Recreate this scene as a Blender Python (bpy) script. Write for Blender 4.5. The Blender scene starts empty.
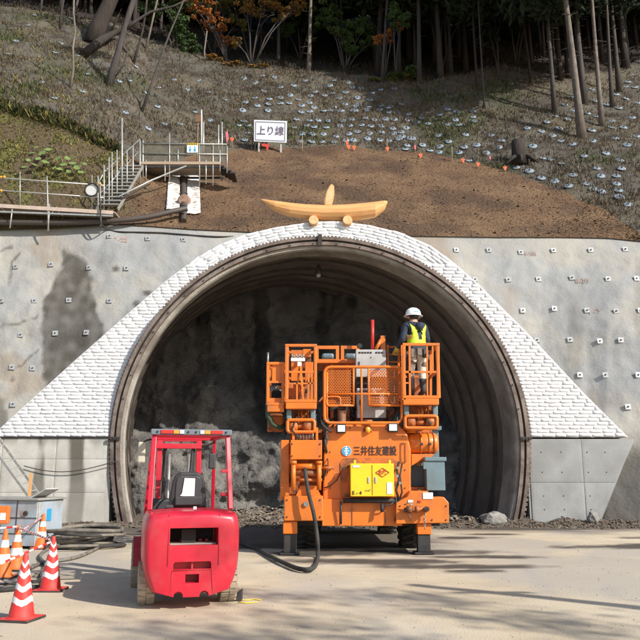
import bpy, bmesh, math, random
from mathutils import Vector, Matrix, noise, Euler
random.seed(7)
rad = math.radians
S = bpy.context.scene
COL = S.collection
# ------------------------------------------------------------------ camera, sky, sun, exposure
PITCH, FPX, CZ = rad(11.5), 740.0, 1.6
cam_d = bpy.data.cameras.new('camera'); cam = bpy.data.objects.new('camera', cam_d); COL.objects.link(cam)
cam.location = (0, 0, CZ); cam.rotation_euler = (rad(90) + PITCH, 0, 0)
cam_d.sensor_width = 36; cam_d.lens = 36 * FPX / 640; cam_d.clip_end = 2000; S.camera = cam
SUN_AZ, SUN_EL = 53, 34            # degrees to the right of straight behind the camera, elevation
W = bpy.data.worlds.new('World'); S.world = W; W.use_nodes = True
wn = W.node_tree; bg = wn.nodes['Background']
sky = wn.nodes.new('ShaderNodeTexSky'); sky.sky_type = 'NISHITA'; sky.sun_disc = False
sky.sun_elevation = rad(SUN_EL); sky.sun_rotation = rad(180 - SUN_AZ)
wn.links.new(sky.outputs[0], bg.inputs[0]); bg.inputs[1].default_value = 0.12
sv = Vector((math.sin(rad(SUN_AZ)) * math.cos(rad(SUN_EL)), -math.cos(rad(SUN_AZ)) * math.cos(rad(SUN_EL)), math.sin(rad(SUN_EL))))
sl = bpy.data.lights.new('sun', 'SUN'); sl.energy = 4.6; sl.angle = rad(0.5); sl.color = (1, .95, .87)
so = bpy.data.objects.new('sun', sl); COL.objects.link(so); so.rotation_euler = sv.to_track_quat('Z', 'Y').to_euler()
S.view_settings.view_transform = 'Standard'; S.view_settings.look = 'None'
S.view_settings.exposure = 0.40; S.view_settings.gamma = 1

# ------------------------------------------------------------------ photo pixel -> place helpers (640 px photo)
CP, SP = math.cos(PITCH), math.sin(PITCH)
def elev(y):
    dz = (320 - y) / FPX
    return (SP + dz * CP) / (CP - dz * SP)
def P(x, y, Y):
    dz = (320 - y) / FPX; t = Y / (CP - dz * SP)
    return Vector(((x - 320) / FPX * t, Y, CZ + t * (SP + dz * CP)))
def G(x, y, z=0.0):
    return P(x, y, (z - CZ) / elev(y))
def lerp_tab(x, xs, ys):
    if x <= xs[0]: return ys[0]
    for i in range(1, len(xs)):
        if x <= xs[i]:
            f = (x - xs[i-1]) / (xs[i] - xs[i-1]); f2 = f
            return ys[i-1] + (ys[i] - ys[i-1]) * f2
    return ys[-1]
def nz(p, s, seed=0.0):
    return noise.noise(Vector((p[0] * s + seed, p[1] * s - seed, p[2] * s + seed * .7)))
def fbm(p, s, o=4, seed=0.0):
    a = 1.0; t = 0.0
    for i in range(o):
        t += a * nz(p, s, seed + i * 7.3); s *= 2.1; a *= .5
    return t

# ------------------------------------------------------------------ materials
def mat(name, c1, c2=None, scale=3.0, rough=.8, metal=0.0, bump=0.0, bscale=40.0, c3=None, s3=1.0, w3=.5, attr=None,
        stretch=None, spec=.5, emit=None, coat=0.0, bdist=.02, rvar=0.0, f3=(.45, .62), hard=(.35, .65), attr2=None):
    m = bpy.data.materials.new(name); m.use_nodes = True; nt = m.node_tree; L = nt.links
    b = nt.nodes['Principled BSDF']
    b.inputs['Roughness'].default_value = rough; b.inputs['Metallic'].default_value = metal
    b.inputs['Specular IOR Level'].default_value = spec
    if coat: b.inputs['Coat Weight'].default_value = coat; b.inputs['Coat Roughness'].default_value = .15
    tc = nt.nodes.new('ShaderNodeTexCoord'); vec = tc.outputs['Object']
    if stretch:
        mp = nt.nodes.new('ShaderNodeMapping'); mp.inputs['Scale'].default_value = stretch
        L.new(vec, mp.inputs[0]); vec = mp.outputs[0]
    def ns(sc, det=6, v=vec):
        n = nt.nodes.new('ShaderNodeTexNoise'); n.inputs['Scale'].default_value = sc; n.inputs['Detail'].default_value = det
        n.inputs['Roughness'].default_value = .62; L.new(v, n.inputs['Vector']); return n.outputs['Fac']
    def mapr(o, a, c):
        r = nt.nodes.new('ShaderNodeMapRange'); r.inputs[1].default_value = a; r.inputs[2].default_value = c
        L.new(o, r.inputs[0]); return r.outputs[0]
    def mix(f, a, c):
        x = nt.nodes.new('ShaderNodeMix'); x.data_type = 'RGBA'
        if hasattr(f, 'links'): L.new(f, x.inputs[0])
        else: x.inputs[0].default_value = f
        for i, v in ((6, a), (7, c)):
            if isinstance(v, tuple): x.inputs[i].default_value = (*v, 1)
            else: L.new(v, x.inputs[i])
        return x.outputs[2]
    col = c1
    if c2: col = mix(mapr(ns(scale), *hard), c1, c2)
    if c3:
        f = mapr(ns(s3, 5, tc.outputs['Object']), *f3)
        mm = nt.nodes.new('ShaderNodeMath'); mm.operation = 'MULTIPLY'; mm.inputs[1].default_value = w3; L.new(f, mm.inputs[0])
        col = mix(mm.outputs[0], col, c3)
    for at in (attr, attr2):
        if at:
            an = nt.nodes.new('ShaderNodeAttribute'); an.attribute_name = at[0]
            col = mix(an.outputs['Fac'], col, at[1])
    if isinstance(col, tuple): b.inputs['Base Color'].default_value = (*col, 1)
    else: L.new(col, b.inputs['Base Color'])
    if rvar:
        r = mapr(ns(scale * 1.7), .3, .7); q = nt.nodes.new('ShaderNodeMapRange'); q.inputs[3].default_value = rough - rvar; q.inputs[4].default_value = min(1, rough + rvar)
        L.new(r, q.inputs[0]); L.new(q.outputs[0], b.inputs['Roughness'])
    if bump:
        bn = nt.nodes.new('ShaderNodeBump'); bn.inputs['Strength'].default_value = bump; bn.inputs['Distance'].default_value = bdist
        L.new(ns(bscale, 8), bn.inputs['Height']); L.new(bn.outputs[0], b.inputs['Normal'])
    if emit:
        b.inputs['Emission Color'].default_value = (*emit[0], 1); b.inputs['Emission Strength'].default_value = emit[1]
    return m

# ------------------------------------------------------------------ mesh builder
ROOT = {}
def prop(o, label=None, cat=None, group=None, kind=None):
    for k, v in (('label', label), ('category', cat), ('group', group), ('kind', kind)):
        if v: o[k] = v
    return o
def empty(name, loc, label, cat, group=None, rz=0.0):
    o = bpy.data.objects.new(name, None); COL.objects.link(o); o.location = loc; o.rotation_euler = (0, 0, rz)
    o.empty_display_size = .2
    ROOT[o.name] = Vector(loc); prop(o, label, cat, group); return o
class MB:
    def __init__(s): s.v = []; s.f = []; s.mi = []; s.sm = []
    def add(s, vs, fs, mi=0, sm=False):
        n = len(s.v); s.v += [Vector(v) for v in vs]
        for f in fs: s.f.append([n + i for i in f]); s.mi.append(mi); s.sm.append(sm)
        return s
    def box(s, x0, x1, y0, y1, z0, z1, mi=0):
        vs = [(x, y, z) for z in (z0, z1) for y in (y0, y1) for x in (x0, x1)]
        return s.add(vs, [(0, 2, 3, 1), (4, 5, 7, 6), (0, 1, 5, 4), (2, 6, 7, 3), (0, 4, 6, 2), (1, 3, 7, 5)], mi)
    def obox(s, c, ax, ay, az, mi=0):          # oriented box: centre + three half vectors
        c = Vector(c); vs = [c + ax * i + ay * j + az * k for k in (-1, 1) for j in (-1, 1) for i in (-1, 1)]
        return s.add(vs, [(0, 2, 3, 1), (4, 5, 7, 6), (0, 1, 5, 4), (2, 6, 7, 3), (0, 4, 6, 2), (1, 3, 7, 5)], mi)
    def bar(s, a, b, w, h=None, mi=0, up=(0, 0, 1)):
        a = Vector(a); b = Vector(b); d = (b - a); l = d.length
        if l < 1e-6: return s
        d.normalize(); u = Vector(up)
        if abs(d.dot(u)) > .98: u = Vector((0, 1, 0))
        r = d.cross(u).normalized(); u = r.cross(d)
        return s.obox((a + b) / 2, d * (l / 2), r * (w / 2), u * ((h or w) / 2), mi)
    def tube(s, pts, r, n=8, mi=0, cap=True, sm=True):
        pts = [Vector(p) for p in pts]; rs = r if isinstance(r, (list, tuple)) else [r] * len(pts)
        rings = []; prev = None
        for i, p in enumerate(pts):
            d = (pts[min(i + 1, len(pts) - 1)] - pts[max(i - 1, 0)]).normalized()
            if prev is None:
                u = Vector((0, 0, 1)) if abs(d.z) < .9 else Vector((1, 0, 0))
                u = (u - d * u.dot(d)).normalized()
            else:
                u = (prev - d * prev.dot(d)).normalized()
            prev = u; w = d.cross(u)
            rings.append([p + (u * math.cos(2 * math.pi * k / n) + w * math.sin(2 * math.pi * k / n)) * rs[i] for k in range(n)])
        vs = [q for ring in rings for q in ring]
        fs = [(i * n + k, i * n + (k + 1) % n, (i + 1) * n + (k + 1) % n, (i + 1) * n + k) for i in range(len(pts) - 1) for k in range(n)]
        s.add(vs, fs, mi, sm)
        if cap:
            s.add(rings[0], [tuple(range(n))[::-1]], mi); s.add(rings[-1], [tuple(range(n))], mi)
        return s
    def lathe(s, prof, c=(0, 0, 0), axis='z', n=24, mi=0, sm=True, cap=True):
        c = Vector(c); vs = []
        for (r, h) in prof:
            for k in range(n):
                a = 2 * math.pi * k / n; p = (r * math.cos(a), r * math.sin(a), h)
                if axis == 'x': p = (p[2], p[0], p[1])
                if axis == 'y': p = (p[0], p[2], p[1])
                vs.append(c + Vector(p))
        m = len(prof)
        fs = [(i * n + k, i * n + (k + 1) % n, (i + 1) * n + (k + 1) % n, (i + 1) * n + k) for i in range(m - 1) for k in range(n)]
        if axis == 'y': fs = [f[::-1] for f in fs]
        s.add(vs, fs, mi, sm)
        if cap:
            if prof[0][0] > 1e-4: s.add(vs[:n], [tuple(range(n))[::-1]], mi)
            if prof[-1][0] > 1e-4: s.add(vs[-n:], [tuple(range(n))], mi)
        return s
    def prism(s, poly, fn, d, mi=0):           # poly of 2-D points, fn maps (u,v)->front vector, d = offset vector to the back
        n = len(poly); fr = [Vector(fn(*p)) for p in poly]; bk = [p + Vector(d) for p in fr]
        fs = [tuple(range(n)), tuple(range(2 * n - 1, n - 1, -1))] + [(i, i + n, (i + 1) % n + n, (i + 1) % n) for i in range(n)]
        return s.add(fr + bk, fs, mi)
    def build(s, name, mats, parent=None, off=None, bevel=0.0, label=None, cat=None, group=None, kind=None, fix=True, seg=2):
        me = bpy.data.meshes.new(name)
        o0 = Vector(off) if off is not None else Vector((0, 0, 0))
        me.from_pydata([tuple(v - o0) for v in s.v], [], s.f)
        if not isinstance(mats, (list, tuple)): mats = [mats]
        for m in mats: me.materials.append(m)
        me.polygons.foreach_set('material_index', s.mi); me.polygons.foreach_set('use_smooth', s.sm)
        if fix and len(s.f) < 60000:
            bm = bmesh.new(); bm.from_mesh(me); bmesh.ops.remove_doubles(bm, verts=bm.verts, dist=1e-5)
            bmesh.ops.recalc_face_normals(bm, faces=bm.faces); bm.to_mesh(me); bm.free()
        me.update()
        o = bpy.data.objects.new(name, me); COL.objects.link(o)
        if parent is not None: o.parent = parent
        if bevel:
            b = o.modifiers.new('bevel', 'BEVEL'); b.width = bevel; b.segments = seg; b.limit_method = 'ANGLE'; b.angle_limit = rad(40)
            b.harden_normals = False
        prop(o, label, cat, group, kind)
        return o
def part(mb, name, m, root, bevel=0.0, off=None, **k):
    # off: world point of the thing's root when the part was written in world coordinates
    return mb.build(name, m, root, off=off, bevel=bevel, **k)
def copy_tree(o, parent=None):
    c = o.copy(); COL.objects.link(c)
    if parent is not None: c.parent = parent
    for ch in o.children: copy_tree(ch, c)
    return c
def text_mesh(body, size, mname, M4, name, parent, off=(0, 0, 0), bold=0.0, squeeze=1.0, thick=0.0, **k):
    c = bpy.data.curves.new('txt', 'FONT'); c.body = body; c.size = size; c.align_x = 'CENTER'; c.align_y = 'CENTER'
    c.offset = bold; c.extrude = thick; c.resolution_u = 3
    t = bpy.data.objects.new('txt', c); COL.objects.link(t); bpy.context.view_layer.update()
    me = bpy.data.meshes.new_from_object(t.evaluated_get(bpy.context.evaluated_depsgraph_get()))
    bpy.data.objects.remove(t); bpy.data.curves.remove(c)
    me.materials.clear(); me.materials.append(mname)
    me.transform(Matrix.Diagonal((squeeze, 1, 1, 1))); me.transform(M4); me.transform(Matrix.Translation(-Vector(off)))
    o = bpy.data.objects.new(name, me); COL.objects.link(o); o.parent = parent; prop(o, **k); return o
def face_cam(p, rz=0.0):      # text plane standing upright at p, readable from -Y
    return Matrix.Translation(p) @ Matrix.Rotation(rz, 4, 'Z') @ Matrix.Rotation(rad(90), 4, 'X')
def boolean_cut(o, cutters):
    bpy.context.view_layer.update()
    for mb in cutters:
        c = mb.build('cutter', [], None)
        md = o.modifiers.new('cut', 'BOOLEAN'); md.object = c; md.operation = 'DIFFERENCE'; md.solver = 'EXACT'
        c.matrix_world = o.matrix_world
    bpy.context.view_layer.update()
    me = bpy.data.meshes.new_from_object(o.evaluated_get(bpy.context.evaluated_depsgraph_get()))
    cs = [m.object for m in o.modifiers if m.type == 'BOOLEAN']
    for m in list(o.modifiers):
        o.modifiers.remove(m)
    for c in cs: bpy.data.objects.remove(c)
    o.data = me
def grid_mesh(name, rows, mats, attrs=None, smooth=True, mi=None, closed=False):
    R, C = len(rows), len(rows[0]); me = bpy.data.meshes.new(name)
    vs = [tuple(p) for r in rows for p in r]
    fs = [(i * C + j, i * C + j + 1, (i + 1) * C + j + 1, (i + 1) * C + j) for i in range(R - 1) for j in range(C - 1)]
    me.from_pydata(vs, [], fs)
    for m in (mats if isinstance(mats, (list, tuple)) else [mats]): me.materials.append(m)
    me.polygons.foreach_set('use_smooth', [smooth] * len(fs))
    if attrs:
        for k, vals in attrs.items():
            a = me.attributes.new(k, 'FLOAT', 'POINT'); a.data.foreach_set('value', [v for r in vals for v in r])
    o = bpy.data.objects.new(name, me); COL.objects.link(o); return o
def in_poly(x, y, poly):
    c = False; j = len(poly) - 1
    for i in range(len(poly)):
        xi, yi = poly[i]; xj, yj = poly[j]
        if (yi > y) != (yj > y) and x < (xj - xi) * (y - yi) / (yj - yi) + xi: c = not c
        j = i
    return c
def poly_dist(x, y, poly):                    # signed: positive inside
    d = 1e9; n = len(poly)
    for i in range(n):
        x1, y1 = poly[i]; x2, y2 = poly[(i + 1) % n]; dx, dy = x2 - x1, y2 - y1
        t = max(0, min(1, ((x - x1) * dx + (y - y1) * dy) / (dx * dx + dy * dy + 1e-9)))
        d = min(d, math.hypot(x - x1 - t * dx, y - y1 - t * dy))
    return d if in_poly(x, y, poly) else -d
def sstep(a, b, x):
    t = max(0, min(1, (x - a) / (b - a))); return t * t * (3 - 2 * t)
# ------------------------------------------------------------------ terrain behind the portal (columns of real slope profiles)
KX = [-300, -100, 0, 60, 110, 150, 190, 230, 320, 430, 500, 560, 610, 640, 700, 960]
YA = [236, 232, 230, 228, 224, 226, 229, 231, 235, 236, 237, 237, 238, 241, 243, 243]
YB = [60, 90, 107, 125, 150, 163, 156, 150, 146, 152, 170, 190, 214, 236, 238, 238]
T1 = [2, 2, 2, 1.9, 1.5, .95, .85, .8, .8, .8, .8, .8, .8, .8, .8, .8]
YC = [-60, -20, 6, 15, 24, 38, 52, 66, 72, 82, 66, 76, 72, 60, 40, -60]
T2 = [1, 1, 1, 1, 1, 1, 1.05, 1.1, 1.1, 1.1, 1, .95, .9, .9, .9, 1.1]
YD = [24, 26, 26.6, 26.6, 26.6, 26.6, 26.6, 26.6, 26.6, 26.6, 26.6, 26.5, 26.4, 26.3, 26.3, 27]
T3 = .8
def colp(x): return [lerp_tab(x, KX, k) for k in (YA, YB, T1, YC, T2, YD)]
def step_to(Y, Z, tan, y):
    s = elev(y); d = (s * Y - Z) / (tan - s); return (Y + d, Z + tan * d)
def terr(x, y):
    ya, yb, t1, yc, t2, Y0 = colp(x)
    Z0 = elev(ya) * Y0
    if y >= yb: return step_to(Y0, Z0, t1, y)
    Y1, Z1 = step_to(Y0, Z0, t1, yb)
    if y >= yc - 1e-4: return step_to(Y1, Z1, t2, y)
    Y2, Z2 = step_to(Y1, Z1, t2, yc)
    return step_to(Y2, Z2, T3, max(y, -25))
def rough_at(p): return fbm(p, .5, 3, 3) * .16
def T(x, y, lift=0.0):
    Y, Z = terr(x, y); t = Y * CP + Z * SP
    p = Vector(((x - 320) / FPX * t, Y, Z + CZ)); ya = colp(x)[0]
    p.z += rough_at(p) * min(1, max(0, (ya - y) / 8)) + lift
    return p
cols = list(range(-300, 964, 6))
NA, NB, NC = 18, 34, 26
dirt_rows, net_rows, for_rows = [], [], []
for i in range(NA + 1):
    dirt_rows.append([T(x, colp(x)[0] + (colp(x)[1] - colp(x)[0]) * i / NA) for x in cols])
for i in range(NB + 1):
    net_rows.append([T(x, colp(x)[1] + (colp(x)[3] - colp(x)[1]) * (i / NB)) for x in cols])
top = [T(x, colp(x)[3]) for x in cols]
for i in range(NC + 1):
    d = 75 * (i / NC) ** 1.4; r = []
    for x, p in zip(cols, top):
        h = Vector((p.x, p.y, 0)).normalized(); q = p + h * d + Vector((0, 0, T3 * d))
        if i: q.z += fbm(q, .25, 3, 9) * .5
        r.append(q)
    for_rows.append(r)
# masks that belong to the ground itself
def net_attr(rows, f): return [[f(x, p) for x, p in zip(cols, r)] for r in rows]
moss_d = net_attr(dirt_rows, lambda x, p: sstep(150, 108, x + 26 * fbm(p, .7, 3, 5) + (p.z - 12) * -6))
M_dirt = mat('bare_brown_soil', (.145, .078, .038), (.225, .135, .07), .7, .95, bump=1, bscale=7, bdist=.2, c3=(.085, .047, .026), s3=.45, w3=.8, attr=('moss', (.12, .085, .045)), attr2=('lime', (.17, .17, .04)))
grn = net_attr(net_rows, lambda x, p: sstep(.0, .5, fbm(p, .22, 3, 21) + (.2 if 410 < x < 520 else -.22) + (.25 if x < 60 else 0)) * .7)
tan_ = net_attr(net_rows, lambda x, p: sstep(-.2, .5, fbm(p, .35, 3, 41)) * .55)
M_net = mat('netted_dead_grass', (.095, .083, .066), (.165, .149, .12), 5, .95, bump=1, bscale=16, bdist=.15, c3=(.05, .034, .022), s3=.7, w3=.9, attr=('tan', (.20, .165, .105)), attr2=('green', (.062, .066, .025)))
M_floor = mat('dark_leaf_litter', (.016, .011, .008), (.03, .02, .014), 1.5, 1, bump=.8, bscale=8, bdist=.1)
lime_d = net_attr(dirt_rows, lambda x, p: sstep(135, 100, x) * sstep(.0, .4, fbm(p, .9, 4, 55)) * .75)
o = grid_mesh('soil_slope', dirt_rows, M_dirt, {'moss': moss_d, 'lime': lime_d}); prop(o, 'bare brown soil slope above the portal, mossy at its left', kind='structure'); soil = o
o = grid_mesh('netted_hillside', net_rows, M_net, {'green': grn, 'tan': tan_}); prop(o, 'steep hillside under a net pinned with pale discs', kind='structure'); hill = o
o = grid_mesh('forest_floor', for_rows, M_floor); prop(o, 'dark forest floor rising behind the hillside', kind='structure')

# mossy scarp edge and leafy ground cover as one uncountable mass each
def tufts(name, n, place, mats, size, label, wid=.35, kind='stuff', flat=.0):
    v = []; f = []; mi = []
    for i in range(n):
        r = place()
        if r is None: continue
        p, m = r
        for b in range(3):
            a = random.uniform(0, 6.28); h = size * random.uniform(.4, 1.3); w = h * wid
            d = Vector((math.cos(a), math.sin(a), 0)); q = p + d * random.uniform(0, size * .5)
            tip = q + Vector((random.uniform(-.7, .7) * h, random.uniform(-.9, .2) * h, h * random.uniform(.2, 1) * (1 - flat)))
            k = len(v); v += [q - d * w, q + d * w, tip + d * w * .4, tip - d * w * .4]; f.append((k, k + 1, k + 2, k + 3)); mi.append(m)
    me = bpy.data.meshes.new(name); me.from_pydata([tuple(q) for q in v], [], f)
    for m in mats: me.materials.append(m)
    me.polygons.foreach_set('material_index', mi)
    o = bpy.data.objects.new(name, me); COL.objects.link(o); prop(o, label, kind=kind); return o
def leafmat(name, c, c2=None, sc=2.0, tr=.0):
    m = mat(name, c, c2 or tuple(k * .55 for k in c), sc, .75, spec=.25)
    if tr: m.node_tree.nodes['Principled BSDF'].inputs['Transmission Weight'].default_value = 0
    return m
L_straw = leafmat('straw', (.21, .18, .125)); L_brown = leafmat('dead_leaf', (.17, .115, .07)); L_green = leafmat('grass_green', (.12, .15, .045))
L_yell = leafmat('moss_yellow', (.30, .26, .08)); L_dgreen = leafmat('dark_green', (.028, .045, .016)); L_tan = leafmat('tan_leaf', (.42, .28, .14)); L_greyl = leafmat('grey_litter', (.18, .165, .15)); L_pale = leafmat('pale_leaf', (.40, .33, .22))
def pl_net():
    x = random.uniform(-120, 760); ya, yb, t1, yc, t2, Y0 = colp(x); y = yb + (yc - yb) * random.random() ** .9
    p = T(x, y, .0)
    if fbm(p, .45, 3, 71) < -.08 and random.random() < .65: return None
    g = fbm(p, .22, 3, 21) + (.2 if 410 < x < 520 else -.15) + (.2 if x < 130 else 0)
    m = random.choice([2, 2, 4, 0]) if g > .25 and random.random() < .7 else random.choice([0, 0, 0, 1, 1, 5])
    if x < 90 and m == 0 and random.random() < .5: m = 3
    return p, m
o = tufts('dead_grass', 50000, pl_net, [L_straw, L_brown, L_green, L_yell, L_dgreen, L_greyl], .19, 'dead grass and weeds under the net', .10)
def pl_moss():
    x = random.uniform(-120, 135); ya, yb = colp(x)[:2]; y = ya + (yb - ya) * random.random() ** .6
    if fbm(T(x, y), .9, 4, 55) < -.05 and random.random() < .75: return None
    if x + 26 * fbm(T(x, y), .7, 3, 5) + (T(x, y).z - 12) * -6 > 118 or random.random() < .35: return None
    return T(x, y), random.choice([0, 1, 2, 2, 3, 3, 3])
tufts('moss_cover', 15000, pl_moss, [L_straw, L_brown, L_green, L_yell, L_dgreen], .10, 'moss and small weeds on the left bank', .22)
def pl_edge():
    x = random.uniform(-100, 118); yb = colp(x)[1]
    return T(x, yb + random.uniform(-5, 3), .05), random.choice([2, 3, 4, 4, 1])
tufts('bank_edge_weeds', 3600, pl_edge, [L_straw, L_brown, L_green, L_yell, L_dgreen], .26, 'overhanging weeds along the top of the left bank', .12)
def pl_floor():
    x = random.uniform(-60, 700); d = 30 * random.random() ** 1.6; c = T(x, colp(x)[3]); h = Vector((c.x, c.y, 0)).normalized(); q = c + h * d + Vector((0, 0, T3 * d))
    q.z += fbm(q, .25, 3, 9) * .5; return q, random.choice([0, 1, 1, 2])
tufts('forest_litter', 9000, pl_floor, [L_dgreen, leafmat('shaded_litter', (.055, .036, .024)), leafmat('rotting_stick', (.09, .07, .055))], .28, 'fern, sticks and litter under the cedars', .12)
# leaf flecks and stones on the brown soil
def flecks(name, n, place, mats, s0, s1, label, flat=.5):
    v = []; f = []; mi = []
    for i in range(n):
        r = place()
        if r is None: continue
        p, m = r; s = random.uniform(s0, s1) * random.uniform(.6, 1); a = random.uniform(0, 6.28); k = len(v)
        e = Euler((random.uniform(-.5, .5), random.uniform(-.5, .5), a)).to_matrix()
        for q in ((1, 0, 0), (0, 1, 0), (-1, 0, 0), (0, -1, 0), (.1, .1, flat), (0, 0, -.4)):
            v.append(p + e @ (Vector(q) * s * random.uniform(.7, 1.2)))
        f += [(k, k + 1, k + 4), (k + 1, k + 2, k + 4), (k + 2, k + 3, k + 4), (k + 3, k, k + 4)]; mi += [m] * 4
    me = bpy.data.meshes.new(name); me.from_pydata([tuple(q) for q in v], [], f)
    for m in mats: me.materials.append(m)
    me.polygons.foreach_set('material_index', mi)
    o = bpy.data.objects.new(name, me); COL.objects.link(o); prop(o, label, kind='stuff'); return o
M_stone = mat('pale_stone', (.34, .29, .23), (.2, .17, .14), 5, .9); M_clod = mat('earth_clod', (.13, .07, .036), (.2, .12, .065), 5, .95); M_stone2 = mat('brown_stone', (.12, .085, .06), (.2, .15, .1), 5, .95)
def pl_soil():
    x = random.uniform(118, 660); ya, yb = colp(x)[:2]
    if ya - yb < 4: return None
    y = ya + (yb - ya) * random.random()
    return T(x, y, .01), random.choice([0, 0, 0, 1, 2, 0, 3])
flecks('soil_debris', 12000, pl_soil, [L_pale, M_stone2, L_brown, L_tan], .014, .045, 'fallen leaves and small stones on the brown slope', .25)

flecks('soil_clods', 600, pl_soil, [M_stone2, M_clod, M_clod, M_clod], .03, .09, 'larger clods of earth on the brown slope', .5)
# ------------------------------------------------------------------ anchor discs pinned to the net
M_disc = mat('pale_blue_disc', (.27, .33, .38), (.17, .21, .25), 8, .8, metal=0, attr=None); M_bolt = mat('bolt_steel', (.12, .12, .12), rough=.5, metal=.6)
dm = MB(); dm.lathe([(.0, .03), (.08, .05), (.16, .03), (.27, .015), (.28, 0), (.27, -.01)], n=12); dm.tube([(0, 0, .0), (0, 0, .17)], .028, 6, 1); dm.tube([(0, 0, .05), (0, 0, .09)], .06, 6, 1)
dproto = dm.build('anchor_disc', [M_disc, M_bolt], hill)
dl = []
a1 = [(310,5),(215,20),(125,45),(190,55),(240,72),(270,40),(278,97),(332,113),(425,105),(420,50),(510,40),(527,93),(565,42),(625,75),(485,155),(583,128),(385,173),(547,188),(235,185),(282,210),(195,175),(150,122),(443,225),(555,226),(75,222),(135,245),(335,267),(460,265),(532,260),(250,283),(190,273),(315,308),(400,300),(425,325),(465,335),(533,297),(543,328),(545,355),(585,385)]
dl += [(500 + x / 4.571, 120 + y / 4.571) for x, y in a1]
a2 = [(370,393),(340,427),(303,467),(350,484),(190,520),(45,537),(448,360),(460,407),(430,457),(465,468),(505,420),(545,385),(585,397),(557,438),(608,472),(527,482),(592,330),(583,345),(620,355),(617,298),(632,415),(375,445)]
dl += [(480 + x / 4, y / 4) for x, y in a2]
a3 = [(175,362),(243,357),(103,367),(130,384),(205,391),(270,378),(264,394),(60,391),(80,408),(157,411),(183,427),(230,407),(105,423),(15,414)]
dl += [(400 + x / 2.667, y / 2.667) for x, y in a3]
a4 = [(117,210),(198,209),(166,207),(215,234),(148,220),(281,218),(346,231),(358,215),(396,222),(388,246),(430,236),(295,259),(332,257),(373,264),(420,264),(250,232),(146,265),(185,268),(215,262),(170,243),(240,258),(262,268)]
dl += [(200 + x / 2.667, y / 2.667) for x, y in a4]
a5 = [(25,147),(43,113),(92,45),(220,245),(145,268),(230,200),(112,222),(148,145),(162,115),(208,150),(318,218),(363,180),(345,215),(390,250),(425,235),(290,270),(75,68),(335,300),(420,290),(465,215),(500,240),(530,215),(555,250),(440,330),(395,345),(480,330),(520,300),(560,320),(600,270)]
dl += [(x / 2.667, y / 2.667) for x, y in a5]
for q in range(60):
    x = random.uniform(300, 480); y = random.uniform(84, 112) if x < 400 else random.uniform(110, 160)
    if y < colp(x)[1] - 3 and y > colp(x)[3] + 4 and all(math.hypot(x - a, (y - b) * 1.6) > 7.5 for a, b in dl): dl.append((x, y))
yy = 106
while yy < 155:
    xx = 238 + (int(yy) % 9) * 1.3
    while xx < 412:
        x = xx + random.uniform(-2.5, 2.5); y = yy + random.uniform(-2, 2)
        if y < colp(x)[1] - 2 and not (250 < x < 292 and y > 112) and len(dl) < 295 and random.random() < .93: dl.append((x, y))
        xx += 11
    yy += 7
def tnormal(x, y):
    a = T(x - 3, y); b = T(x + 3, y); c = T(x, y + 3); d = T(x, y - 3); n = (b - a).cross(d - c).normalized()
    return n if n.z > 0 else -n
for i, (x, y) in enumerate(dl[:298]):
    yb = colp(x)[1]; y = min(y, yb - 1.0)
    o = dproto if i == 0 else dproto.copy()
    if i: COL.objects.link(o); o.parent = hill
    n = (tnormal(x, y) + Vector((random.uniform(-.15, .15), random.uniform(-.35, .0), random.uniform(-.1, .15)))).normalized()
    o.location = T(x, y, .03) + n * .03; o.rotation_mode = 'QUATERNION'; o.rotation_quaternion = n.to_track_quat('Z', 'X')
    s = random.uniform(.62, .80) * (.8 if x < 240 else 1); o.scale = (s, s, s)

# ------------------------------------------------------------------ forest
M_bark = mat('cedar_bark', (.075, .062, .056), (.038, .031, .028), 5, .9, bump=.8, bscale=12, bdist=.04, stretch=(1, 1, .12))
M_barkl = mat('pale_cedar_bark', (.21, .17, .14), (.12, .095, .078), 5, .9, bump=.7, bscale=12, bdist=.04, stretch=(1, 1, .12), c3=(.07, .06, .05), s3=3, w3=.6)
M_barkd = mat('dark_bark', (.05, .037, .03), (.026, .02, .016), 5, .95, bump=.9, bscale=10, bdist=.06, stretch=(1, 1, .2))
F_cedar = leafmat('cedar_needles', (.022, .036, .015), (.012, .02, .009)); F_green = leafmat('understory_leaf', (.07, .12, .035), (.04, .065, .022))
F_maple = leafmat('orange_maple_leaf', (.42, .15, .03), (.24, .09, .03)); F_rust = leafmat('rusty_leaf', (.30, .14, .035), (.13, .10, .03)); F_olive = leafmat('olive_leaf', (.15, .14, .04), (.08, .08, .028))
def crown_mb(blobs, n, size, aspect=.55):
    mb = MB(); v = []; f = []
    for i in range(n):
        c, r = random.choice(blobs)
        d = Vector((random.gauss(0, 1), random.gauss(0, 1), random.gauss(0, 1))).normalized() * (random.random() ** .4)
        p = Vector((c[0] + d.x * r[0], c[1] + d.y * r[1], c[2] + d.z * r[2]))
        e = Euler((random.uniform(-1.2, 1.2), random.uniform(-1.2, 1.2), random.uniform(0, 6.3))).to_matrix(); s = size * random.uniform(.5, 1.4)
        k = len(v); v += [p + e @ Vector(q) for q in ((-s, 0, 0), (0, -s * aspect, s * .15), (s, 0, 0), (0, s * aspect, s * .15))]; f.append((k, k + 1, k + 2, k + 3))
    mb.v = v; mb.f = f; mb.mi = [0] * len(f); mb.sm = [False] * len(f); return mb
def mk_crown_mesh(name, blobs, n, size, m, aspect=.55):
    o = crown_mb(blobs, n, size, aspect).build(name, m, None, fix=False); me = o.data; bpy.data.objects.remove(o); return me
def cedar_blobs(h0, h1, r):
    bl = []
    for k in range(26):
        t = k / 25; h = h0 + (h1 - h0) * t; rr = r * (1 - t) ** .7 + .2
        a = random.uniform(0, 6.28); bl.append(((math.cos(a) * rr * .5, math.sin(a) * rr * .5, h), (rr * .7, rr * .7, .7)))
    return bl
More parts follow.
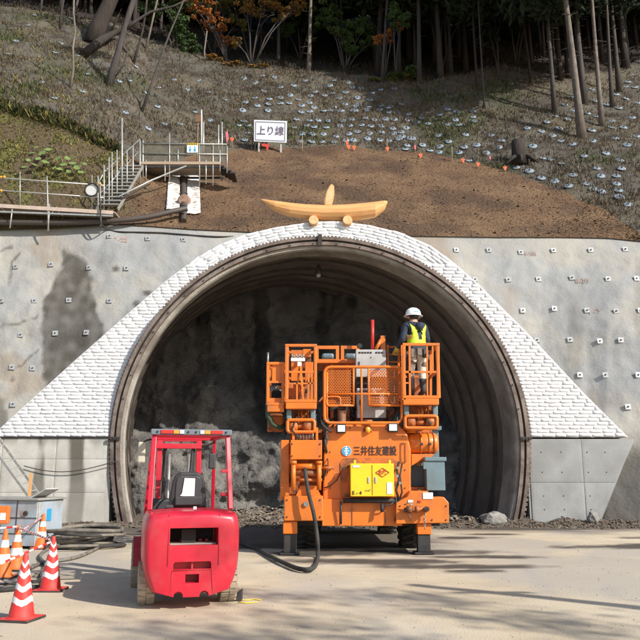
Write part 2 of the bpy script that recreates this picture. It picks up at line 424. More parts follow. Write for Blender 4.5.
cedar_me = [mk_crown_mesh('crown', cedar_blobs(4.9, 16, 3.0), 5200, .34, F_cedar, .4) for _ in range(3)]
cedar_low = [mk_crown_mesh('crown', cedar_blobs(3.2, 14, 3.0), 4600, .32, F_cedar, .4) for _ in range(2)]
def stub_mesh(): pass
def link_mesh(me, name, parent, loc=(0, 0, 0), rz=0, sc=1):
    o = bpy.data.objects.new(name, me); COL.objects.link(o); o.parent = parent; o.location = loc; o.rotation_euler = (0, 0, rz); o.scale = (sc, sc, sc); return o
def cedar(base, r, H=19, lean=(0, 0), bark=None, crown=None, label='', group=None, stubs=True, name='cedar_tree'):
    e = empty(name, base, label, 'tree', group)
    mb = MB(); pts = []; rs = []
    for k in range(9):
        t = k / 8; pts.append((lean[0] * t * H + math.sin(t * 5 + base[0]) * .05, lean[1] * t * H, -.4 + (H + .4) * t)); rs.append(r * (1.35 if k == 0 else 1 - .75 * t))
    mb.tube(pts, rs, 10)
    part(mb, 'trunk', bark, e)
    if stubs:
        sb = MB()
        for k in range(16):
            h = random.uniform(1.2, 9); a = random.uniform(0, 6.28); l = random.uniform(.1, .7); q = Vector((lean[0] * h, lean[1] * h, h))
            sb.tube([q, q + Vector((math.cos(a) * (r + l), math.sin(a) * (r + l), -l * .2))], [.02, .008], 4)
        part(sb, 'branch_stub', bark, e, kind='stuff')
    vis = elev(0) * e.location.y + CZ - e.location.z
    if crown: link_mesh(crown, 'crown', e, (lean[0] * 9, lean[1] * 9, max(0, vis - 4.2) if name == 'cedar_tree' and vis < 12 else 0), random.uniform(0, 6), random.uniform(.9, 1.15))
    return e
FG = 'cedar trunks along the forest edge'
trunks = [  # base x, base y, px width, x at the top of the photo, bark, label
 (309, 72, 4, 310, 'l', 'thin pale cedar trunk alone behind the white sign, nearest the middle of the netted slope'),
 (382, 82, 3, 389, 'b', 'slim leaning cedar trunk just left of the grey pair at the slope crest'),
 (378, 74, 6, 383, 'd', 'thick reddish dark cedar trunk beside an orange-leaved bush'),
 (409, 57, 5, 408, 'b', 'mid grey cedar trunk set back above the crest centre'),
 (415, 69, 3, 414, 'b', 'narrow cedar trunk close behind the tall grey one'),
 (419, 82, 5, 420, 'b', 'tall grey cedar trunk standing lowest at the crest centre'),
 (435, 62, 5, 436, 'd', 'dark cedar trunk left of a stouter grey trunk'),
 (440, 78, 6, 439, 'b', 'stout grey cedar trunk right of centre on the crest'),
 (447, 70, 3, 447, 'b', 'thin cedar trunk right behind the stout grey one'),
 (451, 72, 4, 451, 'b', 'rightmost of the close row of grey cedar trunks at the crest'),
 (461, 56, 3, 460, 'd', 'far thin cedar trunk in the dark gap right of the row'),
 (467, 64, 3, 466, 'b', 'thin cedar trunk at the left end of the mossy knoll'),
 (478, 92, 3, 477, 'd', 'reddish thin cedar trunk growing out of the green slope'),
 (485, 108, 2, 484, 'b', 'very thin pale pole-like trunk rising from the green slope'),
 (531, 84, 3, 525, 'd', 'short leaning dead cedar trunk above the dark hollow'),
 (543, 56, 3, 539, 'b', 'slanting thin trunk in the dark forest beside the bluish gap'),
 (554, 112, 5, 553, 'b', 'slim cedar trunk just left of the big spotted trunk'),
 (561, 80, 5, 561, 'd', 'dark cedar trunk behind the slim one left of the big spotted trunk'),
 (570, 78, 7, 570, 'd', 'broad very dark cedar trunk behind the big spotted trunk'),
 (581, 136, 8, 576, 'l', 'big pale cedar trunk with dark knots standing lowest on the right slope'),
 (585, 104, 7, 583, 'b', 'brown cedar trunk touching the big spotted trunk on its right'),
 (602, 126, 5, 603, 'l', 'slender pale cedar trunk on the right slope between two disc rows'),
 (613, 108, 4, 615, 'b', 'first slim trunk of the close pair at the right'),
 (619, 92, 5, 618, 'b', 'second, taller based trunk of the close pair at the right'),
 (626, 68, 7, 626, 'd', 'broad dark cedar trunk near the right edge of the picture'),
]
BK = {'l': M_barkl, 'b': M_bark, 'd': M_barkd}
for i, (x, y, w, xt, b, lb) in enumerate(trunks):
    p = T(x, y); t = p.y * CP + (p.z - CZ) * SP; r = w * t / FPX / 2
    H = 19; top_z = elev(0) * p.y + CZ - p.z
    lean = ((xt - x) * t / FPX / max(3, top_z) + .0, 0)
    e = cedar(p, r, H, lean, BK[b], cedar_me[i % 3], lb, FG)
# the wood beyond: trees one can make out in the dark
k = 0
random.seed(11)
bg_spots = []
tries = 0
while len(bg_spots) < 170 and tries < 9000:
    tries += 1
    x = random.uniform(-60, 700); d = 1.5 + 26 * random.random() ** 1.1
    c = T(x, colp(x)[3]); h = Vector((c.x, c.y, 0)).normalized(); q = c + h * d + Vector((0, 0, T3 * d - .2))
    if all((q - s).length > 1.6 for s in bg_spots): bg_spots.append(q)
for i, q in enumerate(bg_spots):
    cedar(q, random.uniform(.08, .18), 18, (random.uniform(-.01, .01), 0), random.choice([M_barkd, M_barkd, M_bark]), random.choice(cedar_me + cedar_low), 'dark cedar standing deep in the shaded wood above the slope', 'cedars in the dark wood', stubs=False)
# trees on the hill to the right, out of frame, whose shade falls on the right of the site
for i, (x, y) in enumerate([(680, 70), (705, 50), (735, 40), (760, 20)]):
    cedar(T(x, y), .2, 18, (0, 0), M_bark, cedar_me[i % 3], 'cedar on the right hand hill beyond the edge of the picture', 'cedars on the right hand hill', stubs=False)

# leafy understory and maples
def bush(name, px, py, ext, n, m, label, size=.12, stem=True, group=None, cat='tree', dz=0.0):
    b = T(px, py); t = b.y * CP + (b.z - CZ) * SP; u = t / FPX
    e = empty(name, b, label, cat, group); bl = []
    for (cx, cy, rx, ry) in ext:
        c = Vector(((cx - px) * u, dz, (py - cy) * u * 1.25)); bl.append((c, (rx * u, rx * u * .8, ry * u)))
    if stem:
        sb = MB()
        for c, r in bl:
            mid = Vector((c.x * .4, c.y * .4, c.z * .5)); sb.tube([(random.uniform(-.1, .1), 0, -.3), mid, c], [.07, .05, .02], 6)
            for q in range(4):
                a = Vector(c) + Vector((random.uniform(-1, 1) * r[0], random.uniform(-1, 1) * r[1], random.uniform(-.7, 1) * r[2])) ; sb.tube([mid.lerp(Vector(c), random.uniform(.2, 1)), a], [.025, .008], 4)
        part(sb, 'branches', M_bark, e)
    sub_ = []
    for c, r in bl:
        for q in range(14):
            d = Vector((random.gauss(0, 1), random.gauss(0, 1), random.gauss(0, 1))).normalized() * random.uniform(.35, 1.15)
            k = random.uniform(.18, .42); sub_.append(((c.x + d.x * r[0], c.y + d.y * r[1], c.z + d.z * r[2]), (r[0] * k, r[1] * k, r[2] * k * .7)))
    link_mesh(mk_crown_mesh('crown', sub_, n, size, m), 'crown', e)
    return e
bush('maple_tree', 228, 62, [(205, 22, 12, 8), (216, 30, 13, 10), (199, 12, 12, 9), (224, 44, 8, 6), (188, 8, 10, 8)], 3400, F_maple, 'orange leaved maple at the forest edge, leftmost of the autumn trees', .085)
bush('maple_tree', 252, 66, [(262, 12, 18, 9), (284, 18, 14, 9), (245, 14, 12, 9), (236, 46, 6, 5), (300, 8, 10, 8)], 3400, F_rust, 'orange and green maple with bare forked stems behind the white sign', .085)
bush('maple_tree', 385, 80, [(388, 40, 12, 6), (395, 35, 9, 5), (380, 44, 7, 5)], 800, F_maple, 'small orange leaved sapling beside the reddish trunk', .08)
bush('understory_tree', 175, 48, [(180, 20, 16, 16), (165, 8, 18, 12), (190, 48, 10, 10), (182, 36, 14, 12), (150, 14, 14, 12)], 7000, F_green, 'dark evergreen shrub mass left of the orange maple', .10)
bush('understory_tree', 250, 60, [(250, 6, 30, 10), (275, 4, 22, 9), (228, 5, 20, 8)], 6500, F_olive, 'olive green foliage above the orange maples', .10)
bush('understory_tree', 345, 70, [(350, 38, 16, 14), (335, 30, 14, 12), (365, 30, 12, 10), (352, 52, 10, 7), (325, 18, 14, 12), (372, 44, 10, 9)], 8000, F_green, 'green shrubby tree in the middle of the forest edge', .10)
bush('understory_tree', 395, 82, [(402, 28, 10, 9), (395, 20, 10, 9), (404, 76, 16, 4)], 3000, F_green, 'low green sapling between the grey cedar trunks', .13)
bush('understory_tree', 500, 80, [(498, 20, 14, 16), (492, 40, 10, 10)], 900, F_cedar, 'dark cedar sapling above the mossy knoll', .15)
bush('understory_tree', 300, 60, [(296, 14, 16, 12), (312, 30, 12, 12), (322, 8, 16, 10), (286, 34, 10, 9)], 6500, F_green, 'dark green shrub mass behind the lone pale trunk', .10)
bush('understory_tree', 215, 56, [(214, 6, 20, 8), (236, 26, 12, 8), (180, 4, 20, 8)], 6000, F_olive, 'olive foliage between the two autumn trees', .09)
bush('understory_tree', 440, 72, [(446, 8, 22, 8), (428, 4, 18, 8), (470, 12, 16, 9)], 6000, F_green, 'hanging green foliage above the grey trunk row', .10)
bush('understory_tree', 515, 66, [(512, 10, 22, 10), (540, 6, 18, 9), (524, 28, 10, 9)], 6000, F_cedar, 'dark foliage above the short leaning dead cedar', .11)
bush('undergrowth_shrub', 410, 80, [(405, 78, 12, 3), (392, 80, 10, 3), (425, 80, 8, 2.5), (376, 80, 8, 2.5)], 3500, F_olive, 'low weedy undergrowth along the crest centre', .07, stem=False, cat='shrub')
bush('undergrowth_shrub', 240, 66, [(235, 66, 12, 3), (262, 70, 12, 3), (215, 60, 10, 3)], 3000, F_rust, 'low rusty undergrowth below the autumn trees', .07, stem=False, cat='shrub')
# a sparse tree behind and right of the camera that throws the soft shade over the front of the yard
st_ = empty('broadleaf_tree', (15, -2.7, 0), 'sparse broadleaf tree standing behind the camera position beyond the picture', 'tree'); mb = MB(); mb.tube([(0, 0, -.3), (.1, 0, 5), (0, .1, 11)], [.3, .22, .1], 10); part(mb, 'trunk', M_bark, st_)
link_mesh(mk_crown_mesh('crown', [((random.uniform(-3, 3), random.uniform(-2.4, 2.4), random.uniform(10, 14)), (random.uniform(.6, 1.1),) * 3) for _ in range(30)], 4200, .085, F_olive), 'crown', st_)
# the left hand slope: big leaning trees and thin pale ones
def px_tree(name, pts, w0, w1, m, label, crown=None, extra=None, cm=None, group=None, dy=0.0, kids=()):
    b = T(*pts[0]); t = b.y * CP + (b.z - CZ) * SP; u = t / FPX
    e = empty(name, b, label, 'tree', group)
    P3 = []
    for (x, y) in pts:
        f = (x - pts[0][0]) * u; h = (pts[0][1] - y) * u * 1.08; P3.append(Vector((f, dy * h, h)))
    P3[0].z -= .3
    n = len(P3); mb = MB(); mb.tube(P3, [u * (w0 + (w1 - w0) * (k / (n - 1)) ** .8) / 2 * (1.25 if k == 0 else 1) for k in range(n)], 10)
    part(mb, 'trunk', m, e)
    for bp, bw in kids:
        bb = MB(); Q = [Vector(((x - pts[0][0]) * u, 0, (pts[0][1] - y) * u * 1.08)) for x, y in bp]
        bb.tube(Q, [u * bw / 2 * (1 - .6 * k / (len(Q) - 1)) for k in range(len(Q))], 7); part(bb, 'branch', m, e)
    if crown: link_mesh(mk_crown_mesh('crown', [((((cx - pts[0][0]) * u), 0, (pts[0][1] - cy) * u * 1.08), (rx * u, rx * u, ry * u)) for cx, cy, rx, ry in crown], cm[1], .15, cm[0]), 'crown', e)
    return e
px_tree('broadleaf_tree', [(93, 42), (97, 28), (103, 12), (110, -6), (118, -30), (120, -60)], 18, 11, M_barkd, 'thick dark leaning tree trunk at the upper left, widest on the slope', [(120, -60, 40, 18), (150, -50, 30, 15)], cm=(F_olive, 1500), kids=[([(104, 14), (112, -4), (128, -30)], 7)])
px_tree('broadleaf_tree', [(109, 84), (112, 70), (117, 50), (121, 30), (126, 8), (134, -20), (140, -50)], 8, 5, M_bark, 'mottled grey leaning tree with exposed roots beside the thick dark trunk', [(145, -50, 30, 14)], cm=(F_olive, 900),
   kids=[([(121, 30), (132, 20), (147, 10), (170, 4), (190, -6)], 4), ([(109, 84), (104, 90), (100, 96)], 5), ([(109, 84), (114, 90), (119, 99)], 5), ([(118, 44), (126, 52), (122, 66), (114, 78)], 3)])
lg = MB(); a, b_ = T(84, 57), T(120, 40)
fl = empty('fallen_log', a, 'fallen dark bough lying across the slope below the thick leaning trunk', 'log')
Q = [a + Vector((0, -.1, .15)), a.lerp(b_, .5) + Vector((0, -.4, .35)), P(118, 31, b_.y - .6), P(131, 27, b_.y - .7)]
lg.tube([q - a for q in Q], [.26, .24, .18, .1], 8); part(lg, 'log', M_barkd, fl)
sb = MB(); sb.tube([P(110, 35, b_.y - .7) - a, P(117, 18, b_.y - .8) - a, P(122, 8, b_.y - .8) - a], [.09, .06, .03], 6); part(sb, 'branch', M_barkd, fl)
TG = 'thin bare trees on the left slope'
px_tree('bare_tree', [(70, 88), (72, 70), (70, 48), (71, 30), (68, 12), (67, -10)], 2.6, 2, M_barkl, 'thin pale crooked tree alone on the far left slope', group=TG, kids=[([(72, 66), (77, 56)], 1.2)])
px_tree('bare_tree', [(141, 110), (150, 84), (158, 58), (166, 32), (176, 5), (182, -12)], 2.6, 1.8, M_bark, 'long thin leaning tree crossing in front of the netted slope', group=TG, kids=[([(160, 50), (172, 38)], 1), ([(170, 20), (160, 2)], 1)])
px_tree('bare_tree', [(133, 62), (137, 48), (141, 30), (143, 10), (144, -10)], 2.6, 2, M_barkd, 'dark slim tree right of the mottled leaning one', group=TG)
px_tree('bare_tree', [(145, 48), (149, 32), (152, 14), (156, -8)], 2.2, 1.8, M_barkl, 'short pale stem near the dark evergreen shrubs', group=TG)
px_tree('bare_tree', [(60, 28), (60, 14), (62, -8)], 2.6, 2, M_barkd, 'dark stem at the top left behind the pale crooked tree', group=TG)
px_tree('bare_tree', [(76, 22), (75, 8), (77, -10)], 3, 2.4, M_bark, 'stem just left of the thick leaning trunk', group=TG)
px_tree('bare_tree', [(91, 16), (90, 4), (91, -10)], 4, 3, M_barkd, 'short dark stem half hidden behind the thick leaning trunk', group=TG)
px_tree('bare_tree', [(40, 12), (41, 0), (44, -12)], 2.4, 2, M_bark, 'thin stem nearest the top left corner', group=TG)
px_tree('bare_tree', [(205, 60), (204, 50), (206, 30)], 2, 1.4, M_barkl, 'pale stem under the orange maple', group=TG)
px_tree('fallen_branch', [(352, 60), (347, 50), (341, 40)], 1.8, .8, M_bark, 'bare broken branch leaning in the forest edge gap')
# a root stump dug into the right slope
st = empty('tree_stump', T(520, 160), 'torn brown tree stump with roots on the lower right slope', 'stump'); sb = MB(); sb.tube([(0, 0, -.2), (0, -.05, .4), (-.1, -.1, 1.15)], [.55, .42, .3], 10)
for q in range(7):
    a = q * .9; sb.tube([(0, 0, .4), (math.cos(a) * .5, math.sin(a) * .4 - .2, .1), (math.cos(a) * 1, math.sin(a) * .7 - .3, -.35)], [.16, .1, .04], 6)
part(sb, 'stump_wood', M_barkd, st)
# big leaved butterbur on the mossy bank
LG = leafmat('butterbur_leaf', (.17, .24, .07), (.11, .17, .05))
pe = empty('butterbur_plant', T(48, 168), 'clump of broad bright green leaves on the mossy bank above the walkway', 'plant')
for (x, y, s) in [(44, 160, 7), (50, 156, 6), (40, 166, 5), (60, 165, 6), (65, 172, 6), (74, 170, 6), (78, 176, 5), (36, 173, 5), (56, 176, 4), (70, 180, 4), (30, 168, 4), (34, 160, 5), (47, 170, 6), (52, 165, 5), (69, 164, 5), (82, 181, 5), (26, 176, 5), (43, 178, 5), (61, 178, 5), (76, 163, 4), (38, 154, 4), (86, 172, 4), (57, 158, 4)]:
    p = T(x, y, .1) - pe.location + Vector((0, -.15, 0)); u = .05 * s / 2; mb = MB()
    e = Euler((random.uniform(.5, 1.1), random.uniform(-.5, .5), random.uniform(-.5, .5))).to_matrix()
    c = p + Vector((0, -.1, .1)); ring = [c + e @ (Vector((math.cos(a * .628) * (1.1 - .3 * (a == 5)), math.sin(a * .628), .15 * (a % 2))) * u) for a in range(10)]
    mb.add([c] + ring, [(0, 1 + a, 1 + (a + 1) % 10) for a in range(10)]); mb.tube([p, c], .012, 4); part(mb, 'leaf', LG, pe)
# ------------------------------------------------------------------ sprayed concrete wall
random.seed(21)
BY = [(-300, 19), (-100, 23.2), (0, 24.1), (100, 24.4), (540, 24.4), (585, 23.5), (605, 22.9), (640, 22.5), (700, 22.2), (960, 21)]
def sbase(x):
    Y = lerp_tab(x, [a for a, b in BY], [b for a, b in BY]); t = Y * CP + (-.1 - CZ) * SP
    return Vector(((x - 320) / FPX * t, Y, -.1))
def spt(x, f):
    b = sbase(x); tp = T(x, colp(x)[0]); p = b.lerp(tp, f)
    p.y -= .25 * math.sin(f * 3.1) * (.5 + .5 * sstep(20, 140, x) * sstep(640, 560, x))
    n = fbm(p, .35, 4, 17) * .16 + fbm(p, 2.5, 3, 5) * .025
    k = min(1, (1 - f) * 12); p.y -= n * k
    if f > .93: p.y += (f - .93) * 1.0
    return p
def proj(p):
    dz = p.z - CZ; fw = p.y * CP + dz * SP; return 320 + FPX * p.x / fw, 320 - FPX * (dz * CP - p.y * SP) / fw
def son(x, y):                      # point of the sprayed wall seen at photo pixel
    lo, hi = 0, 1; xx = x
    for it in range(3):
        lo, hi = 0, 1
        for _ in range(22):
            m = (lo + hi) / 2
            if proj(spt(xx, m))[1] > y: lo = m
            else: hi = m
        xx += x - proj(spt(xx, lo))[0]
    return spt(xx, lo)
xs_ = list(range(-300, 964, 5)); rows = []; wet_dark = []; rust = []
stain = [(64, 249), (72, 254), (84, 258), (93, 275), (98, 310), (105, 335), (100, 352), (90, 372), (60, 395), (44, 405), (43, 380), (44, 340), (43, 308), (55, 280), (62, 260)]
shade_tri = [(-20, 385), (5, 400), (10, 440), (-30, 440)]  # cast shadow of the sandbag facing, painted on as a dark patch
smalls = [(116, 269, 4, 3), (148, 293, 5, 3), (137, 304, 5, 4), (12, 379, 3, 2)]
cracks = [((0, 326), (20, 324), (38, 316)), ((12, 368), (28, 360), (39, 351)), ((0, 252), (12, 246)), ((10, 285), (12, 262), (20, 252))]
def seg_d(x, y, pl):
    d = 99
    for (x1, y1), (x2, y2) in zip(pl, pl[1:]):
        dx, dy = x2 - x1, y2 - y1; t = max(0, min(1, ((x - x1) * dx + (y - y1) * dy) / (dx * dx + dy * dy))); d = min(d, math.hypot(x - x1 - t * dx, y - y1 - t * dy))
    return d
xs_ = [-300 + 10 * i for i in range(30)] + [2.0 * i for i in range(0, 330)] + [660 + 10 * i for i in range(31)]
NR = 110
for i in range(NR + 1):
    f = i / NR; r = []; w_ = []; ru = []
    for x in xs_:
        p = spt(x, f); r.append(p); px, py = proj(p)
        j = 5 * fbm(p, 1.6, 3, 2)
        a = 0
        if px < 215: a = sstep(-2, 3, poly_dist(px + j, py + j * .5, stain)) * min(1, .9 + .3 * nz(p, 3, 3))
        if px < 20: a = max(a, .7 * sstep(-3, 3, poly_dist(px + j, py, shade_tri)))  # painted shadow joins the wet stains in this mask
        for (cx, cy, rx, ry) in smalls:
            a = max(a, .9 * sstep(1.3, .6, math.hypot((px - cx) / rx, (py - cy) / ry) + .4 * nz(p, 5, 1)))
        if px < 60:
            for c in cracks: a = max(a, .7 * sstep(1.6, .3, seg_d(px + j * .3, py + j * .4, c)))
        if px > 400:                # vertical drips down the right wall
            a = max(a, .34 * sstep(.15, .5, noise.noise(Vector((px * .035, py * .004, 3)))) * sstep(240, 290, py))
        a = max(a, .8 * sstep(596, 612, px + j) * sstep(425, 470, py + j)); w_.append(a); ru.append((.75 * sstep(.05, .5, fbm(p, .3, 3, 8)) + (.0)) if px > 380 else .6 * sstep(.25, .6, fbm(p, .5, 3, 31)) * (1 if px < 60 else .3))
    rows.append(r); wet_dark.append(w_); rust.append(ru)
top_ = rows[-1]; rows.append([p + Vector((0, .5, .32)) for p in top_]); wet_dark.append(wet_dark[-1]); rust.append(rust[-1])
M_shot = mat('sprayed_concrete', (.315, .318, .31), (.245, .25, .25), .7, .9, bump=.5, bscale=9, bdist=.05, c3=(.40, .37, .31), s3=.4, w3=.7, attr=('rust', (.27, .215, .16)), attr2=('wet_dark', (.075, .068, .056)))
swall = grid_mesh('sprayed_concrete_wall', rows, M_shot, {'wet_dark': wet_dark, 'rust': rust})
bm = bmesh.new(); bm.from_mesh(swall.data)          # opening for the tunnel
kill = [f for f in bm.faces if (lambda c: (abs(c.x) < 6.6 and c.z < 2.6) or math.hypot(c.x, c.z - 2.6) < 6.6)(f.calc_center_median())]
bmesh.ops.delete(bm, geom=kill, context='FACES'); bm.to_mesh(swall.data); bm.free()
prop(swall, 'grey sprayed concrete wall around the portal studded with square plates', 'wall')
M_plate = mat('galvanised_plate', (.42, .43, .43), (.34, .34, .34), 9, .5, metal=.2)
pm = MB(); pm.box(-.09, .09, -.03, .0, -.09, .09); pm.lathe([(.03, -.031), (.028, -.05), (.014, -.055), (.012, -.085)], axis='y', n=8, mi=1)
ap0 = pm.build('anchor_plate', [M_plate, M_bolt], swall, bevel=0)
A = [(293,97),(395,103),(490,106),(43,178),(137,172),(238,181),(338,182),(5,268),(93,269),(184,268),(293,269),(56,360),(148,356),(231,354),(33,446),(88,449),(36,545)]
A = [(x / 2.667, 200 + y / 2.667) for x, y in A]
B = [(150,134),(237,134),(322,140),(409,135),(508,134),(600,132),(200,212),(289,213),(369,212),(458,208),(554,211),(630,210),(327,295),(411,290),(498,295),(576,297),(640,295),(365,374),(453,373),(532,377),(588,374),(479,467),(547,467),(634,467),(607,552)]
A += [(400 + x / 2.667, 200 + y / 2.667) for x, y in B]
for i, (x, y) in enumerate(A):
    o = ap0 if i == 0 else ap0.copy()
    if i: COL.objects.link(o); o.parent = swall
    o.location = son(x, y) + Vector((0, -.02, .0)); o.rotation_euler = (-.22 + random.uniform(-.05, .05), random.uniform(-.08, .08), random.uniform(-.1, .1))
M_red = mat('red_spray_paint', (.42, .22, .18), rough=.8); M_brownp = mat('faded_red_paint', (.30, .19, .155), rough=.8)
for s, x, y, sz in (('7-22', 121, 240, .30), ('7-30', 597, 311, .28), ('8-20', 582, 281, .26), ('9-20', 530, 254, .26)):
    p = son(x, y); text_mesh(s, sz, M_brownp if s != '7-22' else M_red, Matrix.Translation(p + Vector((0, -.035, 0))) @ Matrix.Rotation(rad(90 - 12), 4, 'X'), 'paint_mark', swall)

# ------------------------------------------------------------------ the portal: arch rings, lining, rock face
PY, ZC, SK = 23.0, 2.6, .24
def arch(R, n=56, zb=-.2, zc=ZC, m=10):
    L = []
    for i in range(m):
        z = zb + (zc - zb) * i / m; L.append((-(R - .055 * (zc - z) ** 2), z))
    for i in range(n + 1):
        a = math.pi - math.pi * i / n; L.append((R * math.cos(a), zc + R * math.sin(a)))
    for x, z in L[:m][::-1]: L.append((-x, z))
    return L
def ring_mb(secs, closed=True, n=110, mi=0, sm=False, ztilt=0.0):     # secs: (R, Y) cross-section swept along the arch
    mb = MB(); V = []
    for (R, Y) in secs:
        zc = ZC + ztilt * (Y - PY)
        V.append([Vector((x - SK * (Y - PY) * (1 if Y > PY else 0), Y, z)) for x, z in arch(R, n, zc=zc)])
    m = len(V[0]); vs = [p for r in V for p in r]; k = len(V); fs = []
    for i in range(k if closed else k - 1):
        j = (i + 1) % k
        for q in range(m - 1): fs.append((i * m + q, i * m + q + 1, j * m + q + 1, j * m + q))
    return mb.add(vs, fs, mi, sm)
prt = empty('tunnel_portal', (0, PY, 0), 'horseshoe tunnel portal with rusty steel rim and ribbed concrete lining', 'tunnel')
PO = (0, PY, 0)
M_rust = mat('weathered_steel_rim', (.17, .125, .10), (.25, .205, .175), 3, .7, metal=.2, bump=.3, bscale=20, c3=(.07, .045, .035), s3=2, w3=.7)
M_dks = mat('dark_steel', (.035, .03, .028), (.06, .05, .045), 6, .7, metal=.3)
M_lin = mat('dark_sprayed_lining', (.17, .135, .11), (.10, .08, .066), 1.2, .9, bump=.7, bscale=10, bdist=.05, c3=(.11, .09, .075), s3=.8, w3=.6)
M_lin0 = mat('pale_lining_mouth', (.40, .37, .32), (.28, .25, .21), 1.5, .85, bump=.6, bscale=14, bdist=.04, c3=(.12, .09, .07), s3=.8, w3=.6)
# two-flange steel beam following the arch
part(ring_mb([(6.40, 22.86), (6.40, 23.05), (6.30, 23.05), (6.30, 22.86)], ztilt=0), 'outer_flange', M_rust, prt, off=PO)
part(ring_mb([(6.298, 22.93), (6.298, 23.05), (6.23, 23.05), (6.23, 22.93)]), 'beam_web', M_dks, prt, off=PO)
part(ring_mb([(6.228, 22.86), (6.228, 23.05), (6.12, 23.05), (6.12, 22.86)]), 'inner_flange', M_rust, prt, off=PO)
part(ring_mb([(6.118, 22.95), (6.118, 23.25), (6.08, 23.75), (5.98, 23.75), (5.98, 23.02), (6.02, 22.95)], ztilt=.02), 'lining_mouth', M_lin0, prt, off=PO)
# saw-toothed former edge between beam and bags
mb = MB(); pts = arch(6.43, 170); 
for i in range(len(pts) - 1):
    (x0, z0), (x1, z1) = pts[i], pts[i + 1]
    if z0 < 0: continue
    d = Vector((x1 - x0, 0, z1 - z0)); nrm = Vector((-(z1 - z0), 0, x1 - x0)).normalized()
    if nrm.dot(Vector(((x0), 0, z0 - ZC))) < 0: nrm = -nrm
    L = d.length; k = max(1, round(L / .12))
    for j in range(k):
        a = Vector((x0, 22.93, z0)) + d * (j / k); b = Vector((x0, 22.93, z0)) + d * ((j + .6) / k)
        mb.add([a - nrm * .035, b - nrm * .035, b + nrm * .035, a + nrm * .035, a - nrm * .035 + Vector((0, .1, 0)), b - nrm * .05 + Vector((0, .1, 0)), b + nrm * .05 + Vector((0, .1, 0)), a + nrm * .05 + Vector((0, .1, 0))],
               [(0, 1, 2, 3), (3, 2, 6, 7), (0, 3, 7, 4), (1, 5, 6, 2)])
part(mb, 'toothed_former_edge', M_rust, prt, off=PO, kind='stuff')
# splice plates at the spring line and crown
for x, z, w in ((-6.28, 2.56, .34), (6.28, 2.56, .34)):
    mb = MB(); mb.box(x - w / 2, x + w / 2, 22.80, 22.855, z - .05, z + .05)
    for q in (-.1, 0, .1): mb.lathe([(.02, -.03), (.02, 0)], (x + q, 22.80, z), 'y', 6)
    part(mb, 'splice_plate', M_dks, prt, off=PO)
mb = MB(); mb.box(-.06, .06, 22.80, 22.857, ZC + 6.08, ZC + 6.46); part(mb, 'crown_splice', M_dks, prt, off=PO)
# bolts on the inner flange
mb = MB()
for a in range(8, 176, 7):
    mb.lathe([(.022, -.03), (.022, 0)], (6.17 * math.cos(rad(a)), 22.86, ZC + 6.17 * math.sin(rad(a))), 'y', 6)
part(mb, 'flange_bolts', M_dks, prt, off=PO, kind='stuff')
M_rib = mat('grimy_steel_rib', (.07, .055, .045), (.04, .032, .027), 3, .8)
# lining in one-metre steps, each with a steel rib standing proud
ys = [23.75, 24.4, 25.5, 26.2, 26.9, 27.6, 28.4]
for i in range(len(ys) - 1):
    R0 = 6.06 - .045 * i; y0, y1 = ys[i], ys[i + 1]
    V = []
    for k in range(7):
        Y = y0 + .002 + (y1 - y0 - .004) * k / 6; R = R0 - .02 * math.sin(k / 6 * 3.14) ; zc = ZC + .03 * (Y - PY); r = []
        for (x, z) in arch(R, 90, zc=zc, m=24):
            p = Vector((x - SK * (Y - PY), Y, z)); n = fbm(p, 1.3, 4, 3) * .06; c = Vector((-SK * (Y - PY), Y, zc)); dd = (p - c).normalized(); r.append(p - dd * n - Vector(PO))
        V.append(r)
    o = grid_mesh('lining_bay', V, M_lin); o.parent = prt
    part(ring_mb([(R0 + .25, y1 - .07), (R0 - .08, y1 - .10), (R0 - .08, y1 + .02), (R0 + .25, y1 + .02)], ztilt=.03), 'steel_rib', M_rib, prt, off=PO)
